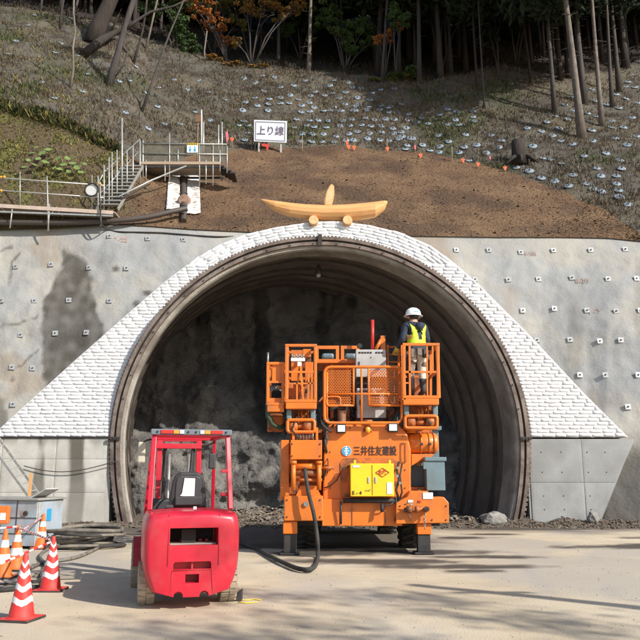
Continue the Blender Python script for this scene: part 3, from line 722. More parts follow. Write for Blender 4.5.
# excavation face: irregular sprayed rock with a bench across its foot
M_face = mat('wet_sprayed_rock', (.12, .115, .112), (.055, .053, .053), .9, .7, bump=1, bscale=9, bdist=.22, c3=(.15, .145, .14), s3=.5, w3=.8, attr=('drip', (.015, .014, .015)), attr2=('pale', (.31, .29, .26)), spec=.6)
rows = []; dr = []; pa = []
gx = [-8 + .07 * i for i in range(201)]; gz = [-.3 + .07 * i for i in range(140)]
for z in gz:
    r = []; d_ = []; p_ = []
    for x in gx:
        q = Vector((x, 0, z)); b = fbm(q, .45, 4, 33) * .55 + abs(fbm(q, 1.3, 4, 12)) * .2 + abs(fbm(q, 3.4, 3, 19)) * .12
        Y = 27.9 - b - .1 * (z < 3) 
        bz_ = 3.0 + (.45 * fbm(q, .7, 4, 77) if x < 2.5 else .05 * nz(q, .8)); bench = sstep(bz_ + .28, bz_ - .28, z); Y -= bench * (.55 + .18 * nz(q, 1.5, 4)) + bench * (3 - z) * .16
        if z > 2.5: Y += .0
        vd = noise.voronoi(Vector((x * .9 + .4 * nz(q, 2), 0, z * .75)))[0]; Y -= (.9 - vd[0]) * .16 + min(.1, vd[1] - vd[0]) * .6
        # boulders embedded
        for (bx, bz, br) in ((-3.1, 4.5, .75), (-1.2, 1.3, .5), (-2.2, .9, .9), (3.4, 1.5, .8), (-4.4, 6.3, .9), (-.5, 5.5, 1.2)):
            dd = math.hypot(x - bx, z - bz)
            if dd < br: Y -= .25 * math.sqrt(1 - (dd / br) ** 2)
        r.append(Vector((x - 1.0, Y, z)))
        st_ = noise.noise(Vector((x * 1.3, z * .16, 7))) + .4 * nz(q, 1.9, 2)
        d_.append(sstep(.0, .3, st_) * (1 - .45 * bench) * .9)
        pa.append(0); p_.append(bench * (.2 + .5 * sstep(-.15, .25, fbm(q, 1.0, 4, 6))) + (1 - bench) * (.16 * sstep(-.1, .5, fbm(q, .5, 3, 61)) + .42 * sstep(.12, .5, noise.noise(Vector((x * 1.1, z * .22, 31))) + .35 * nz(q, 2.2, 8)) * sstep(7.5, 4, z)))
    rows.append(r); dr.append(d_)
    if z == gz[0]: PA = []
    PA.append(p_)
o = grid_mesh('excavation_face', rows, M_face, {'drip': dr, 'pale': PA}); o.location = (0, 0, 0)
prop(o, 'rough dark sprayed rock face closing the tunnel, paler bench at its foot', 'rock face')
# lamp hanging under the crown
lp = empty('hanging_lamp', (-.05, 24.6, 8.2), 'small lamp cage hanging under the tunnel crown', 'lamp')
mb = MB(); mb.lathe([(.03, .35), (.07, .3), (.1, .1), (.12, 0)], n=10); part(mb, 'lamp_housing', M_dks, lp)
mb = MB(); mb.lathe([(.0, -.12), (.07, -.08), (.09, .0)], n=10); part(mb, 'bulb', mat('grey_glass', (.35, .35, .34), rough=.2), lp)
mb = MB(); mb.tube([(0, 0, .35), (0, 0, .62)], .012, 5); part(mb, 'cable', M_dks, lp)

# ------------------------------------------------------------------ white sandbag facing round the arch
def byz(z): return PY + .10 * max(0, z - 2.5)
def onbag(x, y):
    Y = PY
    for _ in range(6): p = P(x, y, Y); Y = byz(p.z)
    return p
LO = [(-14, 439), (0, 429), (75, 361), (130, 312.5), (166, 281.5), (197, 258), (220, 245), (245, 235), (275, 228), (305, 223.5), (330, 222)]
RO = [(638, 447), (585, 395), (530, 336), (480, 286), (455, 264), (430, 246), (400, 233), (370, 226), (345, 222.5), (330, 222)]
lo = [onbag(*q) for q in LO]; ro = [onbag(*q) for q in RO]
def at_z(poly, z):
    for a, b in zip(poly, poly[1:]):
        if a.z <= z <= b.z: return a.x + (b.x - a.x) * (z - a.z) / (b.z - a.z + 1e-9)
    return None
zt = min(lo[-1].z, ro[-1].z)
Z0 = 2.60
M_bag = mat('white_sandbag_cloth', (.80, .80, .80), (.72, .72, .73), 6, .8, bump=.5, bscale=60, bdist=.01, c3=(.62, .62, .64), s3=1.3, w3=.5)
M_core = mat('white_bag_fill', (.70, .70, .71), (.62, .62, .63), 3, .95)
M_tie = mat('dark_tie_cord', (.12, .11, .11), rough=.9)
bagw = empty('sandbag_facing', (0, PY, Z0), 'white sandbags stacked in courses around the tunnel arch', 'sandbag wall'); BO = Vector((0, PY, Z0))
def bag_mesh(v):
    mb = MB(); L, H, D = .19, .0675, .12; rs = []
    random.seed(100 + v)
    for i, u in enumerate((-1, -.9, -.4, 0, .4, .9, 1)):
        e = (.86, .98, 1, 1, 1, .98, .86)[i]; j = [random.uniform(-.005, .005) for _ in range(5)]
        sag = random.uniform(-.004, .004); f = .62 if i in (0, 6) else 1
        rs.append([(u * L, D * .3, H * e + j[0]), (u * L, -D * .30 * f, H * e * .92 + sag + j[1]), (u * L, -D * .5 * f + j[2], sag), (u * L, -D * .32 * f, -H * e * .95 + sag + j[3]), (u * L, D * .3, -H * e)])
    vs = [p for r in rs for p in r]; fs = [(i * 5 + k, i * 5 + k + 1, i * 5 + k + 6, i * 5 + k + 5) for i in range(6) for k in range(4)]
    mb.add(vs, fs, 0, True); mb.add(rs[0], [(0, 1, 2, 3, 4)], 0); mb.add(rs[-1], [(4, 3, 2, 1, 0)], 0)
    z0 = random.uniform(-.01, .02); mb.add([(.172, -.058, z0 + .008), (.198, -.056, z0 + .004), (.198, -.058, z0 - .012), (.176, -.060, z0 - .008)], [(0, 1, 2, 3)], 1)
    o = mb.build('bag', [M_bag, M_tie]); me = o.data; bpy.data.objects.remove(o); return me
bag_mes = [bag_mesh(v) for v in range(6)]
random.seed(5)
RIN, ZS, rowh = 6.47, 8.2, .115
items = []                      # (matrix, mesh): level courses up to ZS, above that courses that follow the arch
z = Z0 + .07; k = 0
def jit(a): return random.uniform(-a, a)
def shear_mesh(me, sgn, amt):   # end bag cut to the slope of the facing's edge
    m = me.copy()
    for v in m.vertices:
        w = max(0, min(1, (sgn * v.co.x / .19 + .6) / 1.2)); v.co.x += -sgn * amt * w * (v.co.z + .0675)
    return m
while z < ZS:
    xl, xr = at_z(lo, z), at_z(ro, z); h = z - ZC; xi = math.sqrt(RIN ** 2 - h * h)
    for sd_, a, b in ((-1, xl, -xi), (1, xi, xr)):
        n = max(1, round((b - a) / .39)); off = .5 if k % 2 else 0
        ed = sorted([a] + [a + (b - a) * (q + off + jit(.08)) / n for q in range(0 if off else 1, n)] + [b])
        pl = lo if sd_ < 0 else ro
        za, zb_ = at_z(pl, z - .06), at_z(pl, z + .06); amt = abs(zb_ - za) / .12
        for q, (p, r) in enumerate(zip(ed, ed[1:])):
            if r - p < .04: continue
            me = random.choice(bag_mes); sx = (r - p) / .378
            outer = (sd_ < 0 and q == 0) or (sd_ > 0 and q == len(ed) - 2)
            if outer: me = shear_mesh(me, sd_, min(2.2, amt) / sx)
            cx = (p + r) / 2 + (sd_ * amt * .066 * .5 if outer else 0)
            M4 = Matrix.Translation(Vector((cx + jit(.005), byz(z) - .03 + jit(.007), z + jit(.004)))) @ Euler((jit(.05), jit(.012), jit(.03))).to_matrix().to_4x4() @ Matrix.Diagonal((sx + (.02 if not outer else 0), 1, .87, 1))
            items.append((z, M4, me))
    z += rowh; k += 1
zcut = z - rowh / 2
outl = lo + ro[::-1][1:]
def rout(a):                    # radius of the outer outline at polar angle a
    d = (math.cos(a), math.sin(a))
    best = None
    for p, q in zip(outl, outl[1:]):
        x1, y1, x2, y2 = p.x, p.z - ZC, q.x, q.z - ZC; den = d[0] * (y2 - y1) - d[1] * (x2 - x1)
        if abs(den) < 1e-9: continue
        t = (x1 * (y2 - y1) - y1 * (x2 - x1)) / den; u = (x1 * d[1] - y1 * d[0]) / den
        if t > 0 and -1e-6 <= u <= 1 + 1e-6: best = t if best is None else max(best, t)
    return best or RIN + .5
a_lim = math.asin((zcut - ZC) / 7.6)
r_ = RIN + rowh / 2; k = 0
while r_ < 9:
    a = rad(20) + (k % 2) * .2 / r_
    while a < rad(160):
        w = (.42 + jit(.03)) / r_; am = a + w / 2; ro_ = rout(am); n = max(2, round((ro_ - RIN) / rowh)); hh = (ro_ - RIN) / n
        rc = RIN + (k + .5) * hh
        if k < n and ZC + rc * math.sin(am) > zcut + .03:
            x, zz_ = rc * math.cos(am), ZC + rc * math.sin(am)
            drr = (rout(am + .01) - rout(am - .01)) / .02 * ((k + .5) / n) / rc
            M4 = Matrix.Translation(Vector((x, byz(zz_) - .03 + jit(.007), zz_))) @ Euler((0, -(am - math.pi / 2) - math.atan(drr) * -1, 0)).to_matrix().to_4x4() @ Matrix.Diagonal((w * rc / .372, 1, hh / .132, 1))
            items.append((zz_ + 20, M4, random.choice(bag_mes)))
        a += w
    r_ += rowh; k += 1
print('bags', len(items))
items.sort(key=lambda s: s[0])
rest = MB()
for i, (z_, M4, me) in enumerate(items):
    M4 = Matrix.Translation(-BO) @ M4
    if i < 300:
        o = bpy.data.objects.new('sandbag', me); COL.objects.link(o); o.parent = bagw; o.matrix_local = M4
    else:
        n = len(rest.v); rest.v += [M4 @ v.co for v in me.vertices]
        for p in me.polygons: rest.f.append([n + j for j in p.vertices]); rest.mi.append(p.material_index); rest.sm.append(p.use_smooth)
rest.build('upper_sandbags', [M_bag, M_tie], bagw, kind='stuff', fix=False)
# solid fill behind the bags, reaching back to the sprayed wall
def fill(side, poly):
    inner = []
    for i in range(0, 41):
        a = math.pi / 2 * i / 40; inner.append(Vector((side * 6.42 * math.cos(a), 0, ZC + 6.42 * math.sin(a))))
    outer = [Vector((p.x if p.z > 2.6 else p.x - side * (2.6 - p.z) * 1.0, 0, max(2.6, p.z))) for p in poly][::-1]
    pts = inner + [Vector((0, 0, zt))] + [q for q in outer if abs(q.x) > .3 and q.x * side > 0]
    mb = MB(); fr = [Vector((p.x, byz(p.z) - .045, p.z)) for p in pts]; yb_k = lambda p: 26.2 if p.z > 6 else 24.8
    bk = [Vector((p.x - (SK * (yb_k(p) - PY) if i < 41 else 0), yb_k(p), p.z + (.08 if i < 41 else -.02))) for i, p in enumerate(pts)]; n = len(pts)
    mb.add(fr + bk, [tuple(range(n))] + [(i, (i + 1) % n, (i + 1) % n + n, i + n) for i in range(n)])
    return mb
for s, pl in ((-1, lo), (1, ro)): part(fill(s, pl), 'bag_fill', M_core, bagw, off=BO)

# ------------------------------------------------------------------ cast concrete side walls under the bags
M_cw = mat('cast_concrete_stained', (.56, .545, .49), (.46, .445, .40), 2.2, .85, bump=.35, bscale=30, c3=(.34, .32, .27), s3=.6, w3=.5, attr=('streak', (.115, .105, .085)))
M_cw2 = mat('cast_concrete', (.33, .335, .325), (.27, .275, .27), 1.3, .85, bump=.35, bscale=30, c3=(.22, .22, .215), s3=.7, w3=.6, attr=('streak', (.22, .22, .21)))
M_hole = mat('form_tie_hole', (.06, .055, .05), rough=.9)
def panel(x0, x1, z0, z1, m, par, off, streaks, slant=None):
    nx = max(2, int((x1 - x0) / .05)); nzv = max(2, int((z1 - z0) / .08)); rows = []; at = []
    g = .005
    for i in range(nzv + 1):
        z = z0 + g + (z1 - z0 - 2 * g) * i / nzv; r = []; a_ = []
        for j in range(nx + 1):
            f = j / nx; xr = x1 if slant is None else slant(z); x = x0 + g + (xr - x0 - 2 * g) * f; e = (j in (0, nx) or i in (0, nzv))
            r.append(Vector((x, 22.94 + (.008 if e else 0) + .006 * nz((x, 0, z), 1.5), z)) - Vector(off))
            st = 0
            if streaks:
                v = noise.noise(Vector((x * 1.7, z * .25, 4))) + .35 * noise.noise(Vector((x * 6, z * .6, 9)))
                st = sstep(.02, .34, v) * (.6 + .4 * sstep(.2, 2.2, z)) + .5 * sstep(2.3, 2.6, z + .3 * noise.noise(Vector((x * 3, 0, 2))))
            else:
                st = .6 * sstep(.1, .5, noise.noise(Vector((x * 1.1, z * .4, 14))))
            a_.append(min(1, st))
        rows.append(r); at.append(a_)
    o = grid_mesh('wall_panel', rows, m, {'streak': at}, smooth=True); o.parent = par; return o
wl = P(-60, 440, 22.95).x; wr = P(108.5, 440, 22.95).x
cwl = empty('concrete_wall', ((wl + wr) / 2, 23.2, 0), 'pale cast concrete wall with dark drip stains left of the portal', 'wall'); o1 = (((wl + wr) / 2, 23.2, 0))
xe = P(1, 440, 22.95).x
cxs = [wl, -9.7, -8.05, wr]; czs = [-.15, .95, 1.95, 2.58]
for a, b in zip(cxs, cxs[1:]):
    for c, d in zip(czs, czs[1:]): panel(a, b, c, d, M_cw, cwl, o1, True)
mb = MB(); mb.box(wl, wr + .12, 22.97, 24.6, -.2, 2.575); part(mb, 'wall_core', M_cw, cwl, off=o1)
mb = MB(); mb.box(wl, wr, 22.90, 22.99, 2.583, 2.62); part(mb, 'ledge', M_dks, cwl, off=o1)
xr0 = P(530, 440, 22.95).x; xr1 = P(635, 446, 22.95).x; xb = P(596, 520, 22.95).x
o2 = ((xr0 + xr1) / 2, 23.2, 0); cwr = empty('concrete_wall', o2, 'clean grey cast concrete wall right of the portal, narrowing to its foot', 'wall')
sl_ = lambda z: xb + (xr1 - xb) * max(0, min(1, z / 2.5))
panel(xr0 - .05, 8.0, -.15, 1.25, M_cw2, cwr, o2, False); panel(xr0 - .05, 8.0, 1.25, 2.55, M_cw2, cwr, o2, False)
panel(8.0, 9.5, -.15, 1.25, M_cw2, cwr, o2, False, sl_); panel(8.0, 9.5, 1.25, 2.55, M_cw2, cwr, o2, False, sl_)
mb = MB(); mb.prism([(xr0 - .12, -.2), (xb, -.2), (xr1, 2.55), (xr0 - .12, 2.55)], lambda u, v: (u, 22.97, v), (0, 1.6, 0)); part(mb, 'wall_core', M_cw2, cwr, off=o2)
for par, of, xr_, zr_ in ((cwr, o2, [6.75, 7.35, 7.95 + .2, 8.7], [.45, .85, 1.55, 2.15]),):
    mb = MB()
    for x in xr_:
        for z in zr_:
            if x > 8.5 and z < 1: continue
            mb.lathe([(.02, 0), (.015, .01)], (x, 22.934, z), 'y', 8)
    part(mb, 'form_tie_hole', M_hole, par, off=of, kind='stuff')

# ------------------------------------------------------------------ ground
def hz(x, y):
    z = .012 * nz((x, y, 0), .35, 3) + .004 * nz((x, y, 0), 1.7, 5)
    z += .16 * sstep(22.0, 22.9, y + .35 * nz((x, y, 0), .9)) * (1 if x > -3 else .5) * (1 + .8 * nz((x, y, 0), 2.3))
    return z
gxs = [-60, -40, -28, -20, -16] + [-14 + .14 * i for i in range(201)] + [16, 20, 28, 40, 60]
gys = [-60, -30, -12, -4, 0, 2, 4] + [5 + .14 * i for i in range(132)] + [24, 26, 30]
random.seed(4)
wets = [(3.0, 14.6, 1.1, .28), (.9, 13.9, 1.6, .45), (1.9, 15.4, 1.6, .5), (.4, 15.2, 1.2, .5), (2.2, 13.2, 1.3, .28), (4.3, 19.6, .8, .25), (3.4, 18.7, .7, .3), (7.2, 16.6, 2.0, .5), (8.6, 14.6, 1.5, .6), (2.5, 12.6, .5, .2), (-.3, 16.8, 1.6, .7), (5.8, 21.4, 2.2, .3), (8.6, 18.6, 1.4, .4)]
rows, wetA, mudA, greyA, sandA = [], [], [], [], []
for y in gys:
    r, a1_, a2_, a3_ = [], [], [], []
    for x in gxs:
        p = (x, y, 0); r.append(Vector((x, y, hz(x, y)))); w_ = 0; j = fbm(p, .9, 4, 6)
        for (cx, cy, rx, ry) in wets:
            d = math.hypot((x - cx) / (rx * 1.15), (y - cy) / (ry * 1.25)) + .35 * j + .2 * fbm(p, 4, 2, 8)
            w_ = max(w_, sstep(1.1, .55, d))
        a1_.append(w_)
        m_ = sstep(19.2, 22.2, y + 1.3 * fbm(p, .5, 3, 3) + (1.2 if x < -4.5 else 0)) * (1.0)
        m_ = max(m_, .95 * sstep(15.6, 17.4, y + 1.2 * j) * sstep(3.4, 2.2, x + .5 * j) * sstep(-5.2, -3.2, x))
        a2_.append(min(1, m_))
        g_ = sstep(-.1, .35, fbm(p, .28, 4, 12) + .25 * sstep(1.5, -.5, abs(x - .8)) * sstep(12, 9, y))  # front-centre term paints the soft foreground shade into the grey tone
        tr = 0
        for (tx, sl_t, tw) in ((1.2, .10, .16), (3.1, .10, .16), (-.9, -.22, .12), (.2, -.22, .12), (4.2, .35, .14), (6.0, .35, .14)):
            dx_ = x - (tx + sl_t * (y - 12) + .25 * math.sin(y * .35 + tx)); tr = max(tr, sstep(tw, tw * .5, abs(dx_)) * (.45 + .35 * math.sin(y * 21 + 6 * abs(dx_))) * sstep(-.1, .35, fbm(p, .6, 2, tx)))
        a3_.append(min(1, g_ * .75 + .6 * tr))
    rows.append(r); wetA.append(a1_); mudA.append(a2_); greyA.append(a3_)
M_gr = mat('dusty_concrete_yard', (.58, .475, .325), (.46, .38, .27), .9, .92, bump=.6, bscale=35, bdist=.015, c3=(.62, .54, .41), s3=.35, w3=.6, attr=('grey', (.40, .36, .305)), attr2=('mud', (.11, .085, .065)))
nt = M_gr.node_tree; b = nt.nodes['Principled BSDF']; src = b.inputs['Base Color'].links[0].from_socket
an = nt.nodes.new('ShaderNodeAttribute'); an.attribute_name = 'wet_dark'; mx = nt.nodes.new('ShaderNodeMix'); mx.data_type = 'RGBA'
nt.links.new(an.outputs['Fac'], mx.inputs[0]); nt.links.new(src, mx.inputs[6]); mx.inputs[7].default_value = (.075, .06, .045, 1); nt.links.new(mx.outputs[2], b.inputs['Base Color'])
ground = grid_mesh('ground', rows, M_gr, {'wet_dark': wetA, 'mud': mudA, 'grey': greyA}); prop(ground, 'dusty tan concrete yard with damp patches', kind='structure')
random.seed(9)
def pl_berm():
    x = random.uniform(-9, 9.6); y = random.gauss(22.3, .32)
    if y > 22.92 and not (-5.5 < x < 5.5): return None
    return Vector((x, y, hz(x, y) + .015)), random.choice([0, 1, 1, 2])
M_dst2 = mat('mud_clod_light', (.17, .14, .11), (.11, .09, .07), 6, .95); M_dst = mat('mud_clod', (.10, .08, .06), (.16, .13, .10), 6, .95)
flecks('gravel_berm', 5200, pl_berm, [M_stone2, M_dst, M_dst2], .015, .07, 'loose gravel and mud along the foot of the portal', .6)
def pl_in():
    x = random.uniform(-5.5, 4.5); y = random.uniform(22.5, 26.5); return Vector((x, y, hz(x, y) + .02 + .1 * max(0, y - 25))), random.choice([0, 1, 2, 2, 2])
flecks('tunnel_rubble', 3000, pl_in, [M_stone, M_stone2, M_dst], .03, .14, 'rubble on the tunnel floor', .6)
def pl_yard():
    x = random.uniform(-9, 10); y = random.uniform(6, 22); return Vector((x, y, hz(x, y) + .002)), random.choice([0, 1, 2])
flecks('yard_grit', 2600, pl_yard, [M_stone, M_stone2, M_dst], .004, .014, 'grit and pebbles scattered over the yard', .6)
# boulder and pale sacks at the right foot of the arch
M_bould = mat('grey_boulder', (.30, .285, .26), (.2, .19, .17), 2.5, .9, bump=.8, bscale=10, bdist=.05)
def boulder(loc, rx, ry, rz, label, seed, m=None):
    bm = bmesh.new(); bmesh.ops.create_icosphere(bm, subdivisions=3, radius=1)
    for v in bm.verts:
        k = 1 + .28 * noise.noise(v.co * 1.5 + Vector((seed, 0, 0))) + .1 * noise.noise(v.co * 4 + Vector((0, seed, 0))); v.co = Vector((v.co.x * rx * k, v.co.y * ry * k, v.co.z * rz * k + rz * .6))
    me = bpy.data.meshes.new('boulder'); bm.to_mesh(me); bm.free(); me.materials.append(m or M_bould)
    o = bpy.data.objects.new('boulder', me); COL.objects.link(o); o.location = loc; prop(o, label, 'boulder'); return o
q = G(479, 518, .1); boulder((q.x, 22.6, 0.05), .42, .3, .22, 'rounded grey boulder lying inside the right foot of the arch', 3)
q = G(560, 522); boulder((8.05, 22.55, 0.1), .16, .14, .2, 'small pale rock heap at the foot of the right concrete wall', 8)
q = G(462, 518); boulder((q.x + .1, 22.9, 0.1), .14, .14, .14, 'small pale stone beside the grey boulder', 12)
cw = empty('steel_cable', P(25, 480, 22.8), 'thin cable sagging across the left concrete wall', 'cable'); mb = MB()
a, c = P(24, 466, 22.86), P(117, 461, 22.8); mb.tube([a.lerp(c, i / 12) - Vector(cw.location) + Vector((0, 0, -.28 * math.sin(math.pi * i / 12) * (1 - .3 * i / 12))) for i in range(13)], .014, 5); part(mb, 'cable', M_dks, cw)
# timber prop against the right hand wall
pp = empty('timber_prop', (G(627, 522).x, 22.0, 0), 'thin timber prop leaning on the wall at the right edge', 'timber'); mb = MB(); mb.bar((0, .1, .02), (.75, .3, 1.05), .05, .05); part(mb, 'timber', mat('raw_timber', (.45, .33, .18)), pp)
# tall pole out of frame whose shadow crosses the yard
up = empty('utility_pole', (11.3, 3.65, 0), 'grey utility pole standing beyond the right edge of the picture', 'pole'); mb = MB(); mb.tube([(0, 0, -.3), (0, 0, 8.4)], [.17, .12], 14); part(mb, 'pole', mat('pole_concrete', (.35, .35, .34)), up)
mb = MB(); mb.bar((-.5, 0, 7.6), (.5, 0, 7.6), .09, .09); part(mb, 'cross_arm', M_dks, up)
# ------------------------------------------------------------------ shared paints
random.seed(31)
ORG = mat('orange_machine_paint', (.77, .195, .02), (.66, .16, .016), 1.8, .42, bump=.06, bscale=9, c3=(.36, .135, .05), s3=2.6, w3=.6, spec=.5, f3=(.48, .68), rvar=.1)
ORD = mat('grimy_orange_paint', (.62, .165, .03), (.40, .115, .03), 3, .55, c3=(.10, .055, .035), s3=4, w3=.9, spec=.4)
YEL = mat('yellow_box_paint', (.90, .62, .02), (.82, .54, .02), 2, .4, c3=(.6, .4, .1), s3=4, w3=.3, f3=(.55, .8))
BLK = mat('black_steel', (.022, .022, .024), (.05, .046, .042), 4, .6, metal=.2)
RUB = mat('black_rubber', (.022, .021, .02), (.055, .05, .043), 3, .85, bump=.3, bscale=30)
GRY = mat('light_grey_cabinet', (.50, .50, .48), (.43, .43, .42), 2, .45, c3=(.3, .28, .25), s3=4, w3=.3)
BGR = mat('blue_grey_cabinet', (.17, .245, .27), (.13, .19, .215), 2, .45, c3=(.15, .17, .17), s3=4, w3=.4)
DKR = mat('dark_recess', (.03, .028, .027), rough=.9)
STL = mat('bare_steel', (.45, .43, .40), (.3, .28, .25), 6, .4, metal=.7)
GLS = mat('lamp_lens', (.85, .86, .85), rough=.08, spec=.8)
WHT = mat('white_label', (.8, .8, .78), rough=.6)
INK = mat('dark_print', (.03, .02, .02), rough=.6)
RED = mat('red_print', (.45, .03, .02), rough=.6)

# ------------------------------------------------------------------ orange drilling machine
JO = Vector((.85, 15.0, 0)); OFF = JO
jum = empty('drilling_machine', JO, 'big orange tunnel drilling machine with basket platforms standing in front of the portal', 'machine')
def RX(x, ym, Y): return P(x, ym, Y).x
def RZ(y, xm, Y): return P(xm, y, Y).z
def rbox(mb, x0, y0, x1, y1, Y0, Y1, mi=0):
    ym, xm = (y0 + y1) / 2, (x0 + x1) / 2
    return mb.box(RX(x0, ym, Y0), RX(x1, ym, Y0), Y0, Y1, RZ(y1, xm, Y0), RZ(y0, xm, Y0), mi)
def jbox(name, x0, y0, x1, y1, Y0, Y1, m=ORG, bev=.015, par=None):
    return rbox(MB(), x0, y0, x1, y1, Y0, Y1).build(name, m, par or jum, off=OFF, bevel=bev)
def jt(name, pts, r, m=ORG, n=10, par=None, mb=None):
    q = mb or MB(); q.tube([P(*p) for p in pts], r, n)
    if mb is None: return q.build(name, m, par or jum, off=OFF)
def fr(mb, x0, y0, x1, y1, Y, w, rounded=0):     # rectangular tube frame
    a, b, c, d = P(x0, y0, Y), P(x1, y0, Y), P(x1, y1, Y), P(x0, y1, Y)
    if rounded:
        k = rounded; pts = []
        for c0, p0, p1 in ((a, d, b), (b, a, c), (c, b, d), (d, c, a)):
            u = (p0 - c0).normalized() * k; v = (p1 - c0).normalized() * k
            for t in (0, .25, .5, .75, 1): pts.append(c0 + u * (1 - t) ** 2 + v * t ** 2)
        pts.append(pts[0].copy()); pts.append(pts[1].copy()); mb.tube(pts, w / 2, 8, cap=False)
    else:
        for k_, (p, q) in enumerate(((a, b), (b, c), (c, d), (d, a))):
            e = (q - p).normalized() * w / 2 * (1 if k_ % 2 == 0 else -1.02); mb.bar(p - e, q + e, w, w)
    return mb
# hood, skirt and body
def zz(y, x=365, Y=15.1): return RZ(y, x, Y)
mb = MB(); mb.prism([(324, 430), (330, 424), (400, 424), (408, 436), (411, 450), (411, 500), (323, 500)], lambda u, v: P(u, v, 15.12), (0, 2.4, 0))
body = mb.build('hood', ORG, jum, off=OFF, bevel=.03)
mb = MB(); mb.prism([(344, 458), (393, 458), (398, 462), (399, 497), (341, 497), (340, 463)], lambda u, v: P(u, v, 15.10), (0, .015, 0)); mb.build('hood_panel', ORD, body, off=OFF, bevel=.01)
mb = MB()
for x, y in [(331, 432), (350, 428), (368, 429), (386, 429), (403, 436), (330, 452), (330, 470), (330, 488), (405, 470), (405, 488)]:
    mb.lathe([(.014, -.014), (.014, 0)], P(x, y, 15.12), 'y', 6)
mb.build('hood_bolts', BLK, body, off=OFF, kind='stuff')
mb = MB(); fr(mb, 401.5, 443, 406, 462, 15.10, .012); mb.build('hatch_outline', ORD, body, off=OFF)
jbox('skirt', 322, 499, 402, 526, 15.06, 15.35, ORG, .012)
mb = MB()
for x in (340, 352, 385): rbox(mb, x, 500, x + .8, 526, 15.045, 15.06)
mb.build('skirt_rib', ORD, jum, off=OFF, kind='stuff')
jbox('lower_beam', 288, 520, 440, 526, 15.36, 15.9, BLK, .02)
jbox('left_bumper', 284, 496, 323, 521, 14.80, 15.3, ORG, .02)
mb = MB(); mb.prism([(396, 524), (396, 503), (407, 497), (410, 491), (428, 491), (428, 497), (444, 497), (449, 503), (449, 523)], lambda u, v: P(u, v, 14.88), (0, .42, 0)); mb.build('right_bumper', ORG, jum, off=OFF, bevel=.015)
jbox('bumper_label', 426 - 3, 492.5, 431 + 2, 499, 14.865, 14.88, WHT, 0)
jbox('bumper_label', 408, 500, 413, 502.5, 14.865, 14.88, WHT, 0); jbox('bumper_label', 418, 500.5, 421, 502.5, 14.865, 14.88, RED, 0)
jbox('chassis', 300, 500, 420, 522, 15.9, 21, BLK, .03)
jbox('engine_housing', 326, 452, 412, 500, 17.6, 20.6, ORD, .04)
jbox('deck', 288, 428, 432, 433, 15.4, 19.5, ORD, .01)
# wheels: tyre, rim, lugs
def wheel(px_x, Yc, side):
    c = Vector((px_x, Yc, .62)); w = MB(); h = .22
    w.lathe([(.34, -h), (.52, -h * 1.02), (.60, -h * .8), (.62, -h * .4), (.625, 0), (.62, h * .4), (.60, h * .8), (.52, h * 1.02), (.34, h)], c, 'x', 40)
    ty = w.build('wheel', RUB, jum, off=OFF)
    l = MB()
    for k in range(22):
        for s in (-1, 1):
            a = 2 * math.pi * (k + (.5 if s > 0 else 0)) / 22; r0 = Vector((0, math.cos(a), math.sin(a))); tn = Vector((0, -math.sin(a), math.cos(a)))
            l.obox(c + r0 * .635 + Vector((s * h * .5, 0, 0)), (Vector((h * .52, 0, 0)) + tn * .05 * s), tn * .032, r0 * .028)
    l.build('tread', RUB, ty, off=OFF)
    r = MB(); r.lathe([(.1, -h * .7), (.32, -h * .6), (.34, -h), (.34, h), (.32, h * .6), (.1, h * .7)], c, 'x', 24); r.build('rim', ORD, ty, off=OFF)
for x, Y in ((1.93, 16.45), (-.28, 16.45), (1.75, 20.1), (-.2, 20.1)): wheel(x, Y, 1)
mb = MB(); mb.tube([(-.28, 16.45, .62), (1.93, 16.45, .62)], .12, 12); mb.build('axle', BLK, jum, off=OFF)
mb = MB(); mb.tube([(-.2, 20.1, .62), (1.75, 20.1, .62)], .12, 12); mb.build('axle', BLK, jum, off=OFF)
# outriggers
def outrigger(x0, x1, yt, yj, par_name, Y):
    o = jbox('outrigger', x0, yt, x1, yj, Y, Y + .3, ORG, .012)
    b = MB(); X0, X1 = RX(x0 + .7, 545, Y), RX(x1 - .7, 545, Y); b.box(X0, X1, Y + .03, Y + .27, .05, RZ(yj, x0, Y) - .002); b.build('leg', BLK, o, off=OFF, bevel=.008)
    f = MB(); f.box(X0 - .07, X1 + .07, Y - .04, Y + .34, .012, .048); f.build('foot_plate', BLK, o, off=OFF, bevel=.006)
outrigger(283, 297, 521.5, 534, 'l', 14.85); outrigger(417.5, 431.5, 523.5, 534.5, 'r', 14.95)
ch = MB(); a = P(424.5, 512, 14.80)
for k in range(7):
    q = a + Vector((.012 * math.sin(k * 2), 0, -.045 * k)); ax = Vector((.016, 0, 0)) if k % 2 else Vector((0, .016, 0))
    ch.tube([q + ax, q + Vector((0, 0, -.03)) + ax * .8, q + Vector((0, 0, -.055)), q + Vector((0, 0, -.03)) - ax * .8, q - ax, q + Vector((0, 0, .012)), q + ax], .008, 5)
ch.build('chain', STL, jum, off=OFF)
pf = MB(); pf.tube([P(404, 510, 14.80), P(426, 509, 14.76)], .045, 12); pf.lathe([(.07, -.05), (.07, .05)], P(409, 509.5, 14.79), 'x', 12); pf.lathe([(.065, -.03), (.065, .03)], P(417, 509.3, 14.78), 'x', 12)
pf.tube([P(426, 509, 14.9), P(427, 509, 14.62)], .055, 12); pp_ = pf.build('pipe_fitting', ORD, jum, off=OFF)
m2 = MB(); m2.lathe([(.04, -.012), (.04, 0)], P(427, 509, 14.62), 'y', 12); m2.build('pipe_mouth', DKR, pp_, off=OFF)
m2 = MB(); m2.tube([P(409, 512, 14.80), P(411, 521, 14.84)], .012, 5); m2.tube([P(404, 505, 14.8), P(409, 503, 14.76), P(414, 506, 14.76)], .012, 5); m2.build('valve_lever', STL, pp_, off=OFF)
